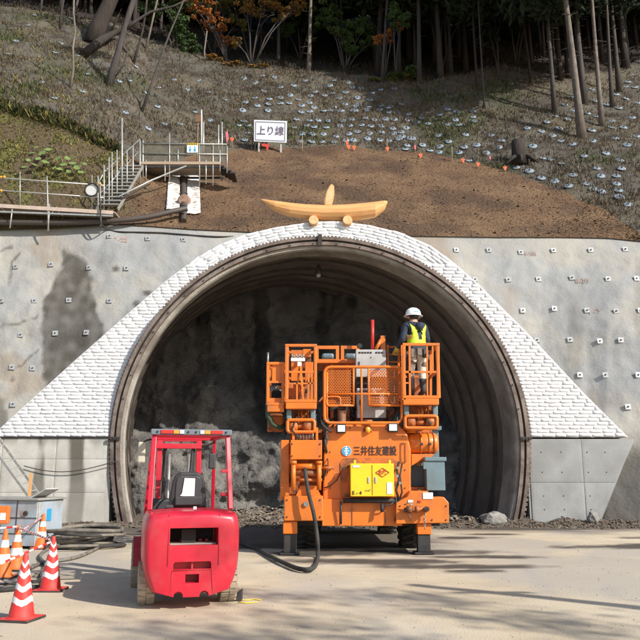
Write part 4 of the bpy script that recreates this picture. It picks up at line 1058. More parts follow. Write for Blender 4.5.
# company name and round emblem on the hood
p = P(375, 451.5, 15.11); text_mesh('三井住友建設', .20, INK, face_cam(p), 'company_name', body, off=OFF, bold=.003, squeeze=.73, thick=.003)
em = MB(); p = P(346.5, 451, 15.10); em.lathe([(.098, 0), (.098, .014)], p, 'y', 28)
e_ = em.build('round_emblem', WHT, body, off=OFF); BLU = mat('emblem_blue', (.03, .30, .55), rough=.5)
em = MB()
for s in (-1, 1):
    pts = [(s * .012, -.088)] + [(s * .092 * math.cos(a), .092 * math.sin(a)) for a in [(-1.4 + .28 * i) for i in range(11)]] + [(s * .012, .088)]
    em.prism(pts, lambda u, v: (p.x + u, p.y - .004, p.z + v), (0, .003, 0))
em.build('emblem_halves', BLU, e_, off=OFF)
em = MB()
for k, (hw, dz_) in enumerate(((.035, .045), (.055, .0), (.035, -.045))): em.box(p.x - hw, p.x + hw, p.y - .007, p.y - .0045, p.z + dz_ - .009, p.z + dz_ + .009)
em.build('emblem_bars', WHT, e_, off=OFF)
# yellow two-door box
yb_ = jbox('yellow_box', 350.5, 463.5, 394, 496.5, 14.78, 15.08, YEL, .012)
mb = MB(); rbox(mb, 372.1, 465, 372.6, 495, 14.772, 14.779); mb.build('door_seam', ORD, yb_, off=OFF)
mb = MB()
for x in (368.7, 375.8): rbox(mb, x - .9, 477, x + .9, 483, 14.762, 14.779)
mb.build('handles', GRY, yb_, off=OFF, bevel=.004)
dz = MB(); c = P(382.5, 472.5, 14.773); 
for a, b in (((-.13, 0), (0, .085)), ((0, .085), (.13, 0)), ((.13, 0), (0, -.085)), ((0, -.085), (-.13, 0))):
    dz.bar(c + Vector((a[0], 0, a[1])), c + Vector((b[0], 0, b[1])), .014, .006, up=(0, 1, 0))
dz.build('diamond_mark', RED, yb_, off=OFF)
text_mesh('危険', .085, RED, face_cam(P(382.5, 472.5, 14.77)), 'diamond_lettering', yb_, off=OFF, bold=.002)
text_mesh('E - 4', .10, INK, face_cam(P(357, 493, 14.77)), 'box_lettering', yb_, off=OFF, bold=.002)
text_mesh('~✓', .08, INK, face_cam(P(368, 490.5, 14.77)), 'scribble', yb_, off=OFF, bold=.002)
mb = MB(); rbox(mb, 387, 482.5, 392.5, 494, 14.77, 14.779); mb.build('white_sticker', WHT, yb_, off=OFF)
mb = MB(); rbox(mb, 353, 465.3, 359.5, 467.5, 14.77, 14.779); mb.build('name_sticker', WHT, yb_, off=OFF)
mb = MB()
for x in (354, 389): rbox(MB(), x, 460, x + 2, 465, 14.9, 14.94).build('lifting_lug', YEL, yb_, off=OFF)
jt('cable_tray', [(343, 500.5, 14.95), (400, 500.5, 14.95)], .05, BLK)
for pts, r in (([(399, 462, 15), (397, 470, 14.9), (399, 480, 14.85), (396, 490, 14.9), (399, 500, 14.9)], .025), ([(402, 464, 15), (400, 476, 14.9), (402, 492, 14.9), (398, 504, 14.95)], .018), ([(380, 500, 14.95), (383, 506, 14.9), (390, 505, 14.9), (396, 500, 14.95)], .015), ([(396, 497, 14.9), (397, 512, 14.95), (395, 521, 15)], .02), ([(382, 504, 14.92), (382, 512, 14.9)], .035), ([(349, 466, 15), (343, 468, 15), (337, 480, 15), (330, 486, 15.05), (324, 488, 15.1)], .012), ([(341, 502, 14.95), (341, 524, 15.0)], .02)):
    jt('cable', pts, r, BLK, 7)
mb = MB()
for x, y in ((398, 468), (400, 483), (397, 476)): mb.lathe([(.03, -.03), (.03, .03)], P(x, y, 14.86), 'y', 8)
mb.build('cable_connectors', STL, jum, off=OFF, kind='stuff')
# work lamps, exhaust, amber beacon
for x0, x1, y0, y1 in ((336.5, 346, 424, 433), (388, 398, 423, 432)):
    l = jbox('work_lamp', x0, y0, x1, y1, 14.98, 15.12, BLK, .015); mb = MB(); rbox(mb, x0 + 1.1, y0 + 1.2, x1 - 1.1, y1 - 1.2, 14.965, 14.981); mb.build('lens', GLS, l, off=OFF, bevel=.008)
c = P(342, 424, 15.2); ez = RZ(409, 342, 15.2); mb = MB(); mb.tube([c, (c.x, c.y, ez - .06), (c.x, c.y - .03, ez)], [.085, .085, .088], 14, cap=False)
ex = mb.build('exhaust_pipe', mat('scorched_steel', (.45, .25, .17), (.28, .15, .1), 4, .4, metal=.5), jum, off=OFF)
mb = MB(); mb.lathe([(.078, 0), (.078, .01)], (c.x, c.y - .02, ez - .02), 'z', 14); mb.build('exhaust_mouth', DKR, ex, off=OFF)
bc = MB(); c = P(367.5, 426, 15.15); bc.lathe([(.10, -.12), (.10, -.06), (.075, -.05), (.07, .06), (.1, .07), (.1, .12)], c, 'z', 14); bc.build('beacon_guard', ORD, jum, off=OFF)
bc = MB(); bc.lathe([(.05, -.10), (.055, .0), (.0, .05)], c + Vector((0, -.06, -.04)), 'z', 12); bc.build('amber_beacon', mat('amber_plastic', (.85, .40, .04), rough=.25), jum, off=OFF)
# grey control cabinets
for (x0, y0, x1, y1) in ((356, 349.5, 386, 377), (357, 388, 386, 418)):
    cb = jbox('control_cabinet', x0, y0, x1, y1, 15.45, 15.9, GRY, .012)
    mb = MB()
    for k in range(9):
        if k == 5: continue
        xa = x0 + 2.6 + k * 2.8; rbox(mb, xa, y0 + 2.3, xa + 2, y0 + 3.9, 15.442, 15.449)
    mb.build('lettering_dashes', INK, cb, off=OFF, kind='stuff')  # row of dark dashes standing for a line of small lettering
    mb = MB(); rbox(mb, x0 + 2.6, y0 + 12, x0 + 3.8, y0 + 17, 15.43, 15.449); mb.build('latch', BLK, cb, off=OFF)
    if y0 > 380:
        mb = MB()
        for r in range(4):
            for q in range(3): rbox(mb, 371.5 + q * 3, 394 + r * 3.6, 373.8 + q * 3, 396.4 + r * 3.6, 15.44, 15.449)
        mb.build('display_panel', INK, cb, off=OFF, kind='stuff')
    else:
        mb = MB(); mb.lathe([(.012, -.01), (.012, 0)], P(371, y0 + 8, 15.449), 'y', 8); mb.build('lock', INK, cb, off=OFF)
jbox('cabinet_stand', 357, 377.5, 385, 387.5, 15.55, 15.85, BLK, .01)
jbox('cabinet_foot', 358, 418.5, 385, 424, 15.5, 15.85, BLK, .01)
mb = MB(); mb.lathe([(.05, -.05), (.06, 0), (.04, .05)], P(359.5, 346, 15.6), 'y', 10); mb.build('small_camera', BLK, jum, off=OFF)
jt('red_pole', [(372.5, 350, 15.6), (372.5, 320, 15.6)], .035, mat('red_pole_paint', (.62, .03, .02), rough=.4), 8)
jbox('bracket_plate', 380.5, 335.5, 385.5, 350, 15.6, 15.7, ORG, .01); jt('bracket_arm', [(376, 349, 15.55), (381, 340, 15.6)], .04, ORG)
# front guard rail with expanded-metal mesh
rl = fr(MB(), 324.5, 367, 402, 423, 15.02, .065, rounded=.14).build('guard_rail', ORG, jum, off=OFF)
for pts in ([(325, 394, 15.02), (402, 394, 15.02)], [(361.5, 367, 15.02), (361.5, 423, 15.02)], [(353.5, 367, 15.02), (353.5, 405, 15.02)], [(325, 405.5, 15.02), (354, 405.5, 15.02)], [(368.5, 367, 15.02), (368.5, 405, 15.02)], [(368.5, 405.5, 15.02), (402, 405.5, 15.02)], [(327, 423, 15.02), (327, 372, 15.02)]):
    jt('rail_bar', pts, .022, ORG, 8, rl)
fr(MB(), 326.5, 396.5, 340.5, 406, 15.0, .035, rounded=.08).build('step_frame', ORG, rl, off=OFF)
def mesh_panel(x0, y0, x1, y1, Y, st=2.6):
    mb = MB(); dx = st * 1.0; dy = st * .62; 
    def clip(a, b):
        return a, b
    r = 0; y = y0
    while y < y1:
        x = x0 + (dx / 2 if r % 2 else 0)
        while x < x1 - dx / 2:
            for sx in (-1, 1):
                a = P(x, y, Y); b = P(max(x0, min(x1, x + sx * dx / 2)), min(y1, y + dy), Y); mb.bar(a, b, .012, .016)
            x += dx
        y += dy; r += 1
    return mb
mesh_panel(327.5, 369.5, 353, 405, 15.04).build('wire_mesh', ORG, rl, off=OFF, fix=False)
mesh_panel(369, 369.5, 401.5, 405, 15.04).build('wire_mesh', ORG, rl, off=OFF, fix=False)
# rear cross frames
for x0, x1 in ((317, 337.5), (342.5, 358)):
    fr(MB(), x0, 347.5, x1, 361, 16.0, .07).build('rear_frame', ORG, jum, off=OFF)
jbox('cross_beam', 316, 359.5, 360, 363, 15.9, 16.0, ORG, .01)
jbox('cross_beam', 318, 363.5, 358, 368.5, 16.1, 16.5, ORD, .01)
mb = MB(); rbox(mb, 322, 353, 334, 359, 16.6, 17.2); rbox(mb, 345, 353, 356, 359, 16.6, 17.2); mb.build('rock_drill_body', BGR, jum, off=OFF, bevel=.05)
for y in (347, 354.5, 362, 369.5, 377): jt('ladder_rung', [(386, y, 15.7), (402, y, 15.7)], .018, ORG, 7)
jt('ladder_rail', [(387.5, 345, 15.7), (388, 423, 15.7)], .025, ORG, 8)
# man baskets
def basket(x0, x1, yt, yb, Y0, Y1, inner, panels, fill=True):
    bk = jbox('basket', x0 - 1, yb - 9, x1 + 1, yb, Y0 - .02, Y0 + .12, ORG, .02)
    f = MB(); fr(f, x0, yt, x1, yb - 8, Y0, .058); f.build('front_frame', ORG, bk, off=OFF, bevel=.01)
    f = MB(); a = P(x0, yt, Y0); b = P(x1, yt, Y0); c = P(x1, yb - 8, Y0); d = P(x0, yb - 8, Y0); D = Vector((0, Y1 - Y0, 0))
    for p, q in ((a + D, b + D), (b + D, c + D), (c + D, d + D), (d + D, a + D), (a, a + D), (b, b + D), (c, c + D), (d, d + D), ((a + d) / 2, (a + d) / 2 + D), ((b + c) / 2, (b + c) / 2 + D), ((a + d) / 2 + D, (b + c) / 2 + D)): f.bar(p, q, .05, .05)
    f.build('rear_rail', ORG, bk, off=OFF)
    fl = MB(); fl.box(d.x, c.x, Y0 + .12, Y1, d.z - .04, d.z); fl.build('floor', ORD, bk, off=OFF)
    for (xa, ya, xb, yb2, w) in inner: 
        q = MB(); q.bar(P(xa, ya, Y0), P(xb, yb2, Y0), w, w); q.build('rail_bar', ORG, bk, off=OFF)
    for (xa, ya, xb, yb2, dY, m) in panels: rbox(MB(), xa, ya, xb, yb2, Y0 + dY, Y0 + dY + .03).build('panel', m, bk, off=OFF, bevel=.008)
    # swivel carriage below the floor
    c1 = MB(); fr(c1, x0 + 1, yb + 11, x1 - 1, yb + 23, Y0 + .1, .07, rounded=.06); c1.build('carriage_frame', ORG, bk, off=OFF)
    for xa in (x0, x1 - 5): rbox(MB(), xa, yb + .5, xa + 5, yb + 10.5, Y0 + .1, Y0 + .35).build('rubber_buffer', BGR, bk, off=OFF, bevel=.02)
    c3 = MB(); rbox(c3, x0 + 6, yb + 1, x1 - 6, yb + 18, Y0 + .4, Y0 + .6); c3.build('carriage_plate', ORD, bk, off=OFF, bevel=.01)
    for q, (xx, w) in enumerate(((x0 + 7, .11), (x1 - 8, .12), ((x0 + x1) / 2 - 1, .06))):
        c4 = MB(); c4.lathe([(w * .5, -.09), (w, -.07), (w, .07), (w * .5, .09)], P(xx, yb + 17, Y0 + .2), 'x', 14); c4.build('roller', ORD, bk, off=OFF)
    for q in range(4):
        xx = (x0 + x1) / 2 - 3 + q * 3.2; c5 = MB(); c5.tube([P(xx, yb + 2, Y0 + .25), P(xx + 1, yb + 10, Y0 + .2), P(xx - .5, yb + 19, Y0 + .25)], .022, 7); c5.build('hydraulic_hose', ORG if q % 2 else ORD, bk, off=OFF)
    # boom running back toward the face
    c6 = MB(); c6.bar(P((x0 + x1) / 2, yb + 12, Y0 + .6), P((x0 + x1) / 2, yb + 8, 19.5), .34, .34); c6.build('boom', ORD, bk, off=OFF, bevel=.03)
    return bk
bl = basket(286.5, 315.5, 345.5, 409, 14.85, 15.75,
  [(287, 372, 316, 372, .04), (287, 383.5, 316, 383.5, .03), (297, 383, 297, 401, .03), (312, 372, 312, 401, .03), (300.5, 366, 303.5, 401, .035), (309, 372, 308, 401, .03)],
  [(291, 350, 311, 368, .75, ORD), (288, 384, 313, 401, .3, ORD), (291, 363, 303, 381, .45, ORG), (305, 362, 313, 384, .4, ORG), (303, 349, 311, 357, .3, ORG), (313.5, 346, 317, 402, -.02, ORG), (285.5, 346, 288.5, 402, -.02, ORG)])
mb = MB()
for k in range(7): mb.tube([P(292 + k * 1.9, 360, 14.95), P(292 + k * 1.9, 356 + (k % 2), 14.95)], .012, 5); mb.lathe([(.02, -.02), (.02, .02)], P(292 + k * 1.9, 355.5 + (k % 2), 14.95), 'z', 6)
mb.build('control_levers', STL, bl, off=OFF, kind='stuff')
rbox(MB(), 291, 358, 305, 361, 14.93, 15.0).build('lever_plate', WHT, bl, off=OFF); rbox(MB(), 297.5, 362, 301.5, 366, 14.9, 14.95).build('white_tag', WHT, bl, off=OFF)
for xx in (299, 303): jt('hose', [(300, 366, 14.9), (xx - 1, 378, 14.88), (xx + 1, 392, 14.9), (xx, 404, 15.0)], .02, ORD, 7, bl)
mb = MB(); mb.lathe([(.035, -.01), (.035, 0)], P(307, 390.5, 15.14), 'y', 12); mb.build('port_hole', DKR, bl, off=OFF)
br = basket(404, 438, 344.5, 405, 14.85, 15.85,
  [(404, 372, 438, 372, .04), (409.5, 344, 410, 397, .04), (427, 344, 427.5, 397, .03), (432.5, 344, 433, 373, .03), (404, 383, 410, 383, .03)],
  [(401.5, 345, 405.5, 400, -.02, ORG), (436.5, 346, 440, 398, -.02, ORG), (414, 374, 425, 397, .98, ORD)])
ol = basket(268, 283, 363.5, 412, 14.95, 15.6, [(268, 382, 284, 382, .04)], [(272, 364, 283.5, 382, .02, ORG), (269, 398, 283, 410, .04, ORG), (266.2, 364, 268.6, 405, -.02, ORG)])
for c in list(ol.children):
    if c.name.split('.')[0] in ('carriage_frame', 'rubber_buffer', 'carriage_plate', 'roller', 'hydraulic_hose'): bpy.data.objects.remove(c)
jt('aerial_post', [(268, 366, 15), (268, 352.5, 15)], .02, STL, 6, ol)
mb = MB(); mb.lathe([(.05, -.08), (.05, .08)], P(274, 388, 15.2), 'x', 10); mb.tube([P(271, 392, 15.1), P(276, 386, 15.1), P(281, 391, 15.1)], .02, 6); mb.build('valve_block', BGR, ol, off=OFF)
jt('green_hose', [(284, 404, 15.1), (277, 408, 15), (270, 408, 15.1), (268, 400, 15.2)], .035, mat('green_hose_rubber', (.05, .09, .045), (.03, .05, .03), 5, .7), 8)
jt('green_hose', [(268, 404, 15.05), (268, 416, 15.05), (272, 424, 15.1), (280, 428, 15.2), (286, 424, 15.3)], .05, bpy.data.materials['green_hose_rubber'], 8)
# columns and hose guide at the front left
jbox('left_column', 280.5, 440, 289, 500, 15.0, 15.5, ORG, .015)
jbox('left_back_plate', 289, 434, 324, 497, 15.5, 15.6, ORD, .01)
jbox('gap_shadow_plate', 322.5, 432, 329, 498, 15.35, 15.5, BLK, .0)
jbox('hose_guide_box', 290.5, 440, 322, 459.5, 14.72, 15.1, ORG, .012)
for x in (292, 315.5): jbox('guide_lug', x, 427.5, x + 2.6, 440, 14.95, 15.0, ORG, .01)
for k in range(6): jt('spring_coil', [(297 + k * 3, 432, 15.1), (297.5 + k * 3, 440, 15.1)], .035, STL, 7)
for y, r in ((466.5, .06), (473, .055), (480, .03)): jt('guide_roller', [(291, y, 14.82), (322, y, 14.82)], r, ORG if y < 470 else ORD, 12)
for x in (293.5, 319): jt('guide_post', [(x, 462, 14.74), (x, 490, 14.74)], .045, ORG, 12); jt('guide_pin', [(x, 461, 14.74), (x, 464, 14.74)], .065, ORG, 12)
mb = MB(); mb.prism([(296, 496), (300, 486), (316, 486), (321, 496)], lambda u, v: P(u, v, 14.95), (0, .3, 0)); mb.build('guide_foot', ORG, jum, off=OFF)
jt('guide_shaft', [(322, 468, 15.0), (334, 468, 15.0)], .03, ORD)
mb = MB(); mb.lathe([(.05, -.04), (.05, 0)], P(306, 504, 14.8), 'y', 10); mb.build('scuffed_plug', STL, jum, off=OFF)
# air tank, mushroom cap, bracket, blue grey cabinets on the right
c = P(422.5, 443.5, 15.42); R_ = .205
tk = MB(); tk.lathe([(.0, -.32), (.16, -.31), (R_, -.26), (R_, .26), (.16, .31), (.0, .32)], c, 'x', 28); tank = tk.build('air_tank', ORG, jum, off=OFF)
for dx in (-.05, .12, .22): q = MB(); q.lathe([(R_ + .012, -.018), (R_ + .012, .018)], c + Vector((dx, 0, 0)), 'x', 28); q.build('tank_band', ORD if dx > .2 else ORG, tank, off=OFF)
q = MB(); 
for dx in (-.05, .12): q.lathe([(.03, -.03), (.03, .0)], c + Vector((dx, -R_ - .01, -.02)), 'y', 8)
q.build('band_bolts', BLK, tank, off=OFF)
cp = MB(); cc = P(410, 428, 15.4); cp.lathe([(.12, -.11), (.12, -.05), (.22, -.03), (.23, .03), (.18, .06), (0, .075)], cc, 'z', 24); cp.build('filter_cap', ORG, jum, off=OFF)
mb = MB(); mb.prism([(411.5, 454), (434, 454), (431, 458), (420, 461), (411.5, 466)], lambda u, v: P(u, v, 15.25), (0, .4, 0)); mb.build('tank_bracket', ORG, jum, off=OFF, bevel=.01)
t1_ = jbox('rear_cabinet', 420.5, 430, 439, 466, 15.75, 16.4, BGR, .012); jbox('cabinet_roof', 416.5, 426, 441.5, 430, 15.68, 16.45, BGR, .01, t1_)
t2_ = jbox('front_cabinet', 426.5, 461, 445, 490.5, 14.98, 15.5, BGR, .01); jbox('cabinet_roof', 425, 457, 446.5, 461, 14.95, 15.55, BGR, .01, t2_)
mb = MB(); rbox(mb, 423.5, 462, 427, 469, 14.96, 15.0); mb.build('hinge', BGR, t2_, off=OFF)
jbox('recess_box', 409, 466, 427, 486, 15.45, 15.8, mat('dull_blue_grey', (.12, .15, .165), rough=.6), .01)
jbox('recess_floor', 408, 487, 428, 497, 15.2, 15.8, ORD, .01)
jt('suction_pipe', [(409, 495, 15.15), (420, 492, 15.1), (427, 491, 15.2)], .05, ORD)
# machine deck clutter between baskets
for i in range(22):
    x = random.uniform(320, 400); y = random.uniform(400, 423); w = random.uniform(.04, .1)
    q = MB(); q.tube([P(x, y, 15.8), P(x + random.uniform(-8, 8), y + random.uniform(-8, 4), 15.7), P(x + random.uniform(-12, 12), min(424, y + 8), 15.6)], w * .4, 6); q.build('deck_hose', random.choice([ORD, BLK, BGR]), jum, off=OFF)
jbox('deck_plate_rear', 322, 385, 356, 424, 16.3, 16.4, BLK, .01)
for x in (332, 348): jbox('frame_post', x - 1.5, 363, x + 1.5, 425, 16.05, 16.15, ORG, .01)
HOS = mat('black_hydraulic_hose', (.02, .02, .02), (.04, .036, .03), 8, .6)
for i in range(16):                 # hydraulic hoses looping in the gaps of the machine
    x = random.choice([325.5, 287, 325, 318, 326]); y = random.uniform(400, 470) if x < 420 else random.uniform(440, 470)
    jt('hydraulic_hose', [(x, y, 15.3), (x + random.uniform(-3, 3), y + 7, 15.05), (x + random.uniform(-3, 4), y + 18, 15.1), (x + random.uniform(-2, 2), y + 26, 15.4)], random.uniform(.012, .022), HOS, 7)
for pts in ([(318, 410, 15.2), (322, 424, 15.0), (330, 432, 15.05), (334, 424, 15.1)], [(400, 405, 15.3), (397, 420, 15.0), (402, 428, 15.1), (406, 418, 15.2)], [(298, 414, 15.0), (292, 430, 14.9), (300, 440, 15.0)], [(424, 412, 15.05), (430, 424, 14.9), (438, 416, 15.1)], [(326, 425, 15.5), (340, 412, 15.4), (352, 420, 15.5)], [(390, 424, 15.4), (396, 410, 15.4), (404, 400, 15.6)]):
    jt('hydraulic_hose', pts, .017, HOS, 7)
for k_, (x, y) in enumerate([(292, 444), (320, 444), (292, 456), (320, 456), (287, 500), (320, 500), (287, 517), (320, 517), (400, 506), (446, 506), (446, 520), (432, 520)]):
    q = MB(); q.lathe([(.016, -.014), (.016, 0)], P(x, y, 14.72 if 440 < y < 460 else (14.80 if x < 330 else 14.88)), 'y', 6); q.build('bolt_head', BLK, jum, off=OFF)
for pl_ in ([(343, 506), (395, 506), (395, 507), (343, 507)], ):
    pass
# black hose from the guide to the ground and away to the left
hs = empty('air_hose', G(318, 566), 'thick black air hose hanging from the orange machine and snaking left across the yard', 'hose')
hp = [P(304.5, 467, 14.9), P(305.5, 474, 14.66), P(309, 495, 14.60), P(314, 515, 14.58), P(317.5, 540, 14.5), P(317.5, 558, 14.35), G(313, 568, .06), G(300, 569, .05), G(284, 563, .05), G(270, 556, .05), G(258, 549, .05), G(246, 545, .05), G(236, 540, .05), G(222, 532, .05)]
def smooth(pts, n=5):
    out = []
    for i in range(len(pts) - 1):
        p0, p1, p2, p3 = pts[max(i - 1, 0)], pts[i], pts[i + 1], pts[min(i + 2, len(pts) - 1)]
        for k in range(n):
            t = k / n; out.append(.5 * ((2 * p1) + (p2 - p0) * t + (2 * p0 - 5 * p1 + 4 * p2 - p3) * t * t + (3 * p1 - p0 - 3 * p2 + p3) * t ** 3))
    return out + [pts[-1]]
mb = MB(); mb.tube([q - Vector(hs.location) for q in smooth(hp)], .038, 10); part(mb, 'hose', RUB, hs)
# ------------------------------------------------------------------ forklift (local frame: x right, y forward, z up, origin under the rear axle)
random.seed(51)
FR = mat('red_forklift_paint', (.53, .011, .034), (.48, .010, .028), 1.2, .36, bump=.05, bscale=7, spec=.5, coat=.2, c3=(.40, .09, .085), s3=3.5, w3=.4, f3=(.5, .75), rvar=.1)
FRD = mat('dull_red_frame', (.46, .02, .03), (.38, .02, .025), 4, .5, c3=(.28, .08, .06), s3=5, w3=.4)
PLS = mat('black_plastic', (.028, .028, .03), (.04, .04, .042), 4, .55)
TYD = mat('dusty_tyre_rubber', (.50, .43, .32), (.38, .32, .24), 5, .95, bump=.3, bscale=30, c3=(.20, .165, .125), s3=6, w3=.5)
GBL = mat('blue_grey_bar', (.13, .155, .18), rough=.5)
LRD = mat('red_lens', (.50, .02, .02), rough=.15); LOR = mat('orange_lens', (.80, .28, .04), rough=.15); LWH = mat('clear_lens', (.75, .75, .72), rough=.15)
fk = empty('forklift', (-1.66, 9.70, 0), 'red counterbalance forklift seen from behind with empty black seat', 'forklift', rz=rad(15))
def loft(secs, cap=True):
    mb = MB(); n = len(secs[0]); vs = [p for s in secs for p in s]
    fs = [(i * n + k, i * n + (k + 1) % n, (i + 1) * n + (k + 1) % n, (i + 1) * n + k) for i in range(len(secs) - 1) for k in range(n)]
    mb.add(vs, fs)
    if cap: mb.add(secs[0], [tuple(range(n))[::-1]]); mb.add(secs[-1], [tuple(range(n))])
    return mb
def chaikin(p, it=2):
    for _ in range(it):
        q = []
        for a, b in zip(p, p[1:] + p[:1]): q += [(a[0] * .75 + b[0] * .25, a[1] * .75 + b[1] * .25), (a[0] * .25 + b[0] * .75, a[1] * .25 + b[1] * .75)]
        p = q
    return p
def cw_outline(inset, y, dz=0.0, bulge=0):
    w = .575 - inset; top = 1.13 - inset * .9 + dz
    pts = [(-w + .07, top), (-w, top - .13), (-w, .62), (-w * .96, .40), (-w * .76, .15), (w * .76, .15), (w * .96, .40), (w, .62), (w, top - .13), (w - .07, top)]
    return [Vector((x, y + bulge * (1 - (x / .575) ** 2), z)) for x, z in chaikin([(a * 1.0, b) for a, b in pts], 1)]
cwt = loft([cw_outline(.085, -.565, 0, -.03), cw_outline(.05, -.55, 0, -.03), cw_outline(.024, -.52, 0, -.024), cw_outline(.008, -.475, 0, -.012), cw_outline(0, -.40, 0, 0), cw_outline(0, .18), cw_outline(0, .22)])
o = cwt.build('counterweight', [FR, DKR], fk)
cuts = []
c = MB(); c.prism([(-.27, .93), (.30, .93), (.30, .73), (-.27, .73)], lambda u, v: (u, -.7, v), (0, .55, 0)); cuts.append(c)
c = MB(); c.prism([(-.20, .545), (.21, .545), (.225, .52), (.225, .46), (-.22, .46), (-.22, .52)], lambda u, v: (u, -.7, v), (0, .24, 0)); cuts.append(c)
c = MB(); c.prism([(-.075, .405), (.085, .405), (.085, .305), (-.075, .305)], lambda u, v: (u, -.7, v), (0, .3, 0)); cuts.append(c)
for x in (-.15, .15):
    c = MB(); c.lathe([(.055, -.8), (.055, -.3)], (x, 0, .16), 'y', 16); cuts.append(c)
boolean_cut(o, cuts); me = o.data
me.materials.clear(); me.materials.append(FR)
me.polygons.foreach_set('use_smooth', [True] * len(me.polygons)); me.set_sharp_from_angle(angle=rad(32))
def fbx(name, x0, x1, y0, y1, z0, z1, m, bev=.008, par=None): return MB().box(x0, x1, y0, y1, z0, z1).build(name, m, par or fk, bevel=bev)
fbx('slot_backing', -.262, .292, -.152, -.149, .738, .922, DKR, 0, o); fbx('slot_tray', -.262, .292, -.50, -.16, .731, .745, mat('dusty_steel', (.33, .30, .26), rough=.7), .004, o)
fbx('radiator_hatch', -.12, .05, -.40, -.38, .75, .90, DKR, 0, o)
fbx('tow_pin', -.01, .015, -.55, -.52, .44, .56, FRD, .004, o); fbx('tow_backing', -.19, .20, -.465, -.462, .465, .54, FRD, 0, o)
fbx('socket_backing', -.07, .08, -.405, -.402, .31, .40, FRD, 0, o)
mb = MB(); mb.tube([(-.225, -.588, .45), (-.25, -.585, .17)], .004, 5); mb.tube([(.23, -.588, .45), (.25, -.585, .17)], .004, 5); mb.tube([(-.225, -.59, .452), (.23, -.59, .452)], .004, 5); mb.build('panel_seam', FRD, o, kind='stuff')
mb = MB(); mb.tube([(-.285, -.578, 1.1), (-.285, -.59, .5)], .003, 5); mb.tube([(.31, -.578, 1.1), (.31, -.59, .5)], .003, 5); mb.build('panel_seam', FRD, o, kind='stuff')
for x in (-.13, -.03, .10, .18): fbx('filler_cap', x, x + .045, -.25, -.2, .745, .775, FRD, .006, o)
# chassis, hood, floor
fbx('side_frame', -.50, -.42, .22, 1.75, .30, .95, FRD, .015); fbx('side_frame', .42, .50, .22, 1.75, .30, .95, FRD, .015)
fbx('engine_hood', -.42, .42, .22, .92, .5, 1.06, PLS, .03); fbx('floor_plate', -.42, .42, .92, 1.6, .50, .54, PLS, .005); fbx('dash_cowl', -.42, .42, 1.52, 1.66, .54, 1.2, PLS, .04)
fbx('lower_chassis', -.34, .34, -.3, 1.7, .22, .5, BLK, .02)
fbx('side_step', -.56, -.50, .85, 1.25, .32, .36, BLK, .005); fbx('side_step', .50, .56, .85, 1.25, .32, .36, BLK, .005)
fbx('gas_panel', -.545, -.505, .25, .6, .55, 1.0, BLK, .02)
# wheels
def fwheel(x, y, r, w, nm):
    w *= 1.12
    a = MB(); a.lathe([(r * .55, -w / 2), (r * .86, -w / 2), (r * .97, -w * .40), (r, -w * .2), (r, w * .2), (r * .97, w * .40), (r * .86, w / 2), (r * .55, w / 2)], (x, y, r), 'x', 32)
    t = a.build('wheel', TYD, fk)
    l = MB()
    for k in range(20):
        for s in (-1, 1):
            q = 2 * math.pi * (k + (.5 if s > 0 else 0)) / 20; r0 = Vector((0, math.cos(q), math.sin(q))); tn = Vector((0, -math.sin(q), math.cos(q)))
            l.obox(Vector((x, y, r)) + r0 * (r * .992) + Vector((s * w * .27, 0, 0)), Vector((w * .24, 0, 0)), tn * r * .105, r0 * .014)
    l.build('tread', TYD, t)
    h = MB(); h.lathe([(.0, -w * .38), (r * .2, -w * .38), (r * .25, -w * .28), (r * .5, -w * .30), (r * .56, -w / 2 + .004), (r * .56, w / 2 - .004), (r * .5, w * .3), (r * .25, w * .28), (r * .2, w * .38), (0, w * .38)], (x, y, r), 'x', 24)
    h.build('rim', mat('dusty_black_rim', (.06, .055, .05), rough=.8) if 'dusty_black_rim' not in bpy.data.materials else bpy.data.materials['dusty_black_rim'], t)
for x in (-.50, .50): fwheel(x, 0, .245, .17, 'rear')
for x in (-.53, .53): fwheel(x, 1.5, .31, .21, 'front')
# fenders
for s in (-1, 1):
    mb = MB(); 
    for k in range(8):
        a0, a1 = rad(20 + 20 * k), rad(40 + 20 * k)
        p0 = Vector((s * .53, 1.5 + .36 * math.cos(a0), .31 + .36 * math.sin(a0))); p1 = Vector((s * .53, 1.5 + .36 * math.cos(a1), .31 + .36 * math.sin(a1))); mb.bar(p0, p1, .22, .02)
    mb.build('fender', FRD, fk)
# seat: base, back shell, cushion, white paper
fbx('seat_base', -.25, .25, .30, .82, 1.06, 1.18, PLS, .04)
def rr(w0, w1, z0, z1, r=.07):
    return [(-w0, z0), (-w1, z1 - r * 1.6), (-w1 + r * .35, z1 - r * .5), (-w1 + r * 1.2, z1), (w1 - r * 1.2, z1), (w1 - r * .35, z1 - r * .5), (w1, z1 - r * 1.6), (w0, z0)]
mb = MB(); mb.prism(rr(.25, .215, 1.12, 1.58, .09), lambda u, v: (u, .24 - (v - 1.12) * .12, v), (0, .13, 0)); sb_ = mb.build('seat_back', PLS, fk, bevel=.03, seg=3)
mb = MB(); mb.prism(rr(.175, .165, 1.17, 1.53, .05), lambda u, v: (u, .222 - (v - 1.12) * .12, v), (0, .02, 0)); mb.build('back_shell', mat('dark_grey_plastic', (.05, .05, .055), rough=.5), sb_, bevel=.012)
fbx('shell_pocket', -.17, .175, .17, .22, 1.16, 1.27, PLS, .012, sb_)
mb = MB(); mb.prism([(-.06, 1.275), (.075, 1.275), (.075, 1.50), (-.06, 1.505), (-.085, 1.31), (-.11, 1.28)], lambda u, v: (u, .205 - (v - 1.12) * .12, v), (0, .004, 0)); mb.build('paper_sheet', WHT, sb_)
fbx('hood_latch', -.30, -.2, .05, .18, 1.13, 1.17, PLS, .01); fbx('warning_tag', .03, .07, -.2, -.19, 1.13, 1.16, WHT, 0)
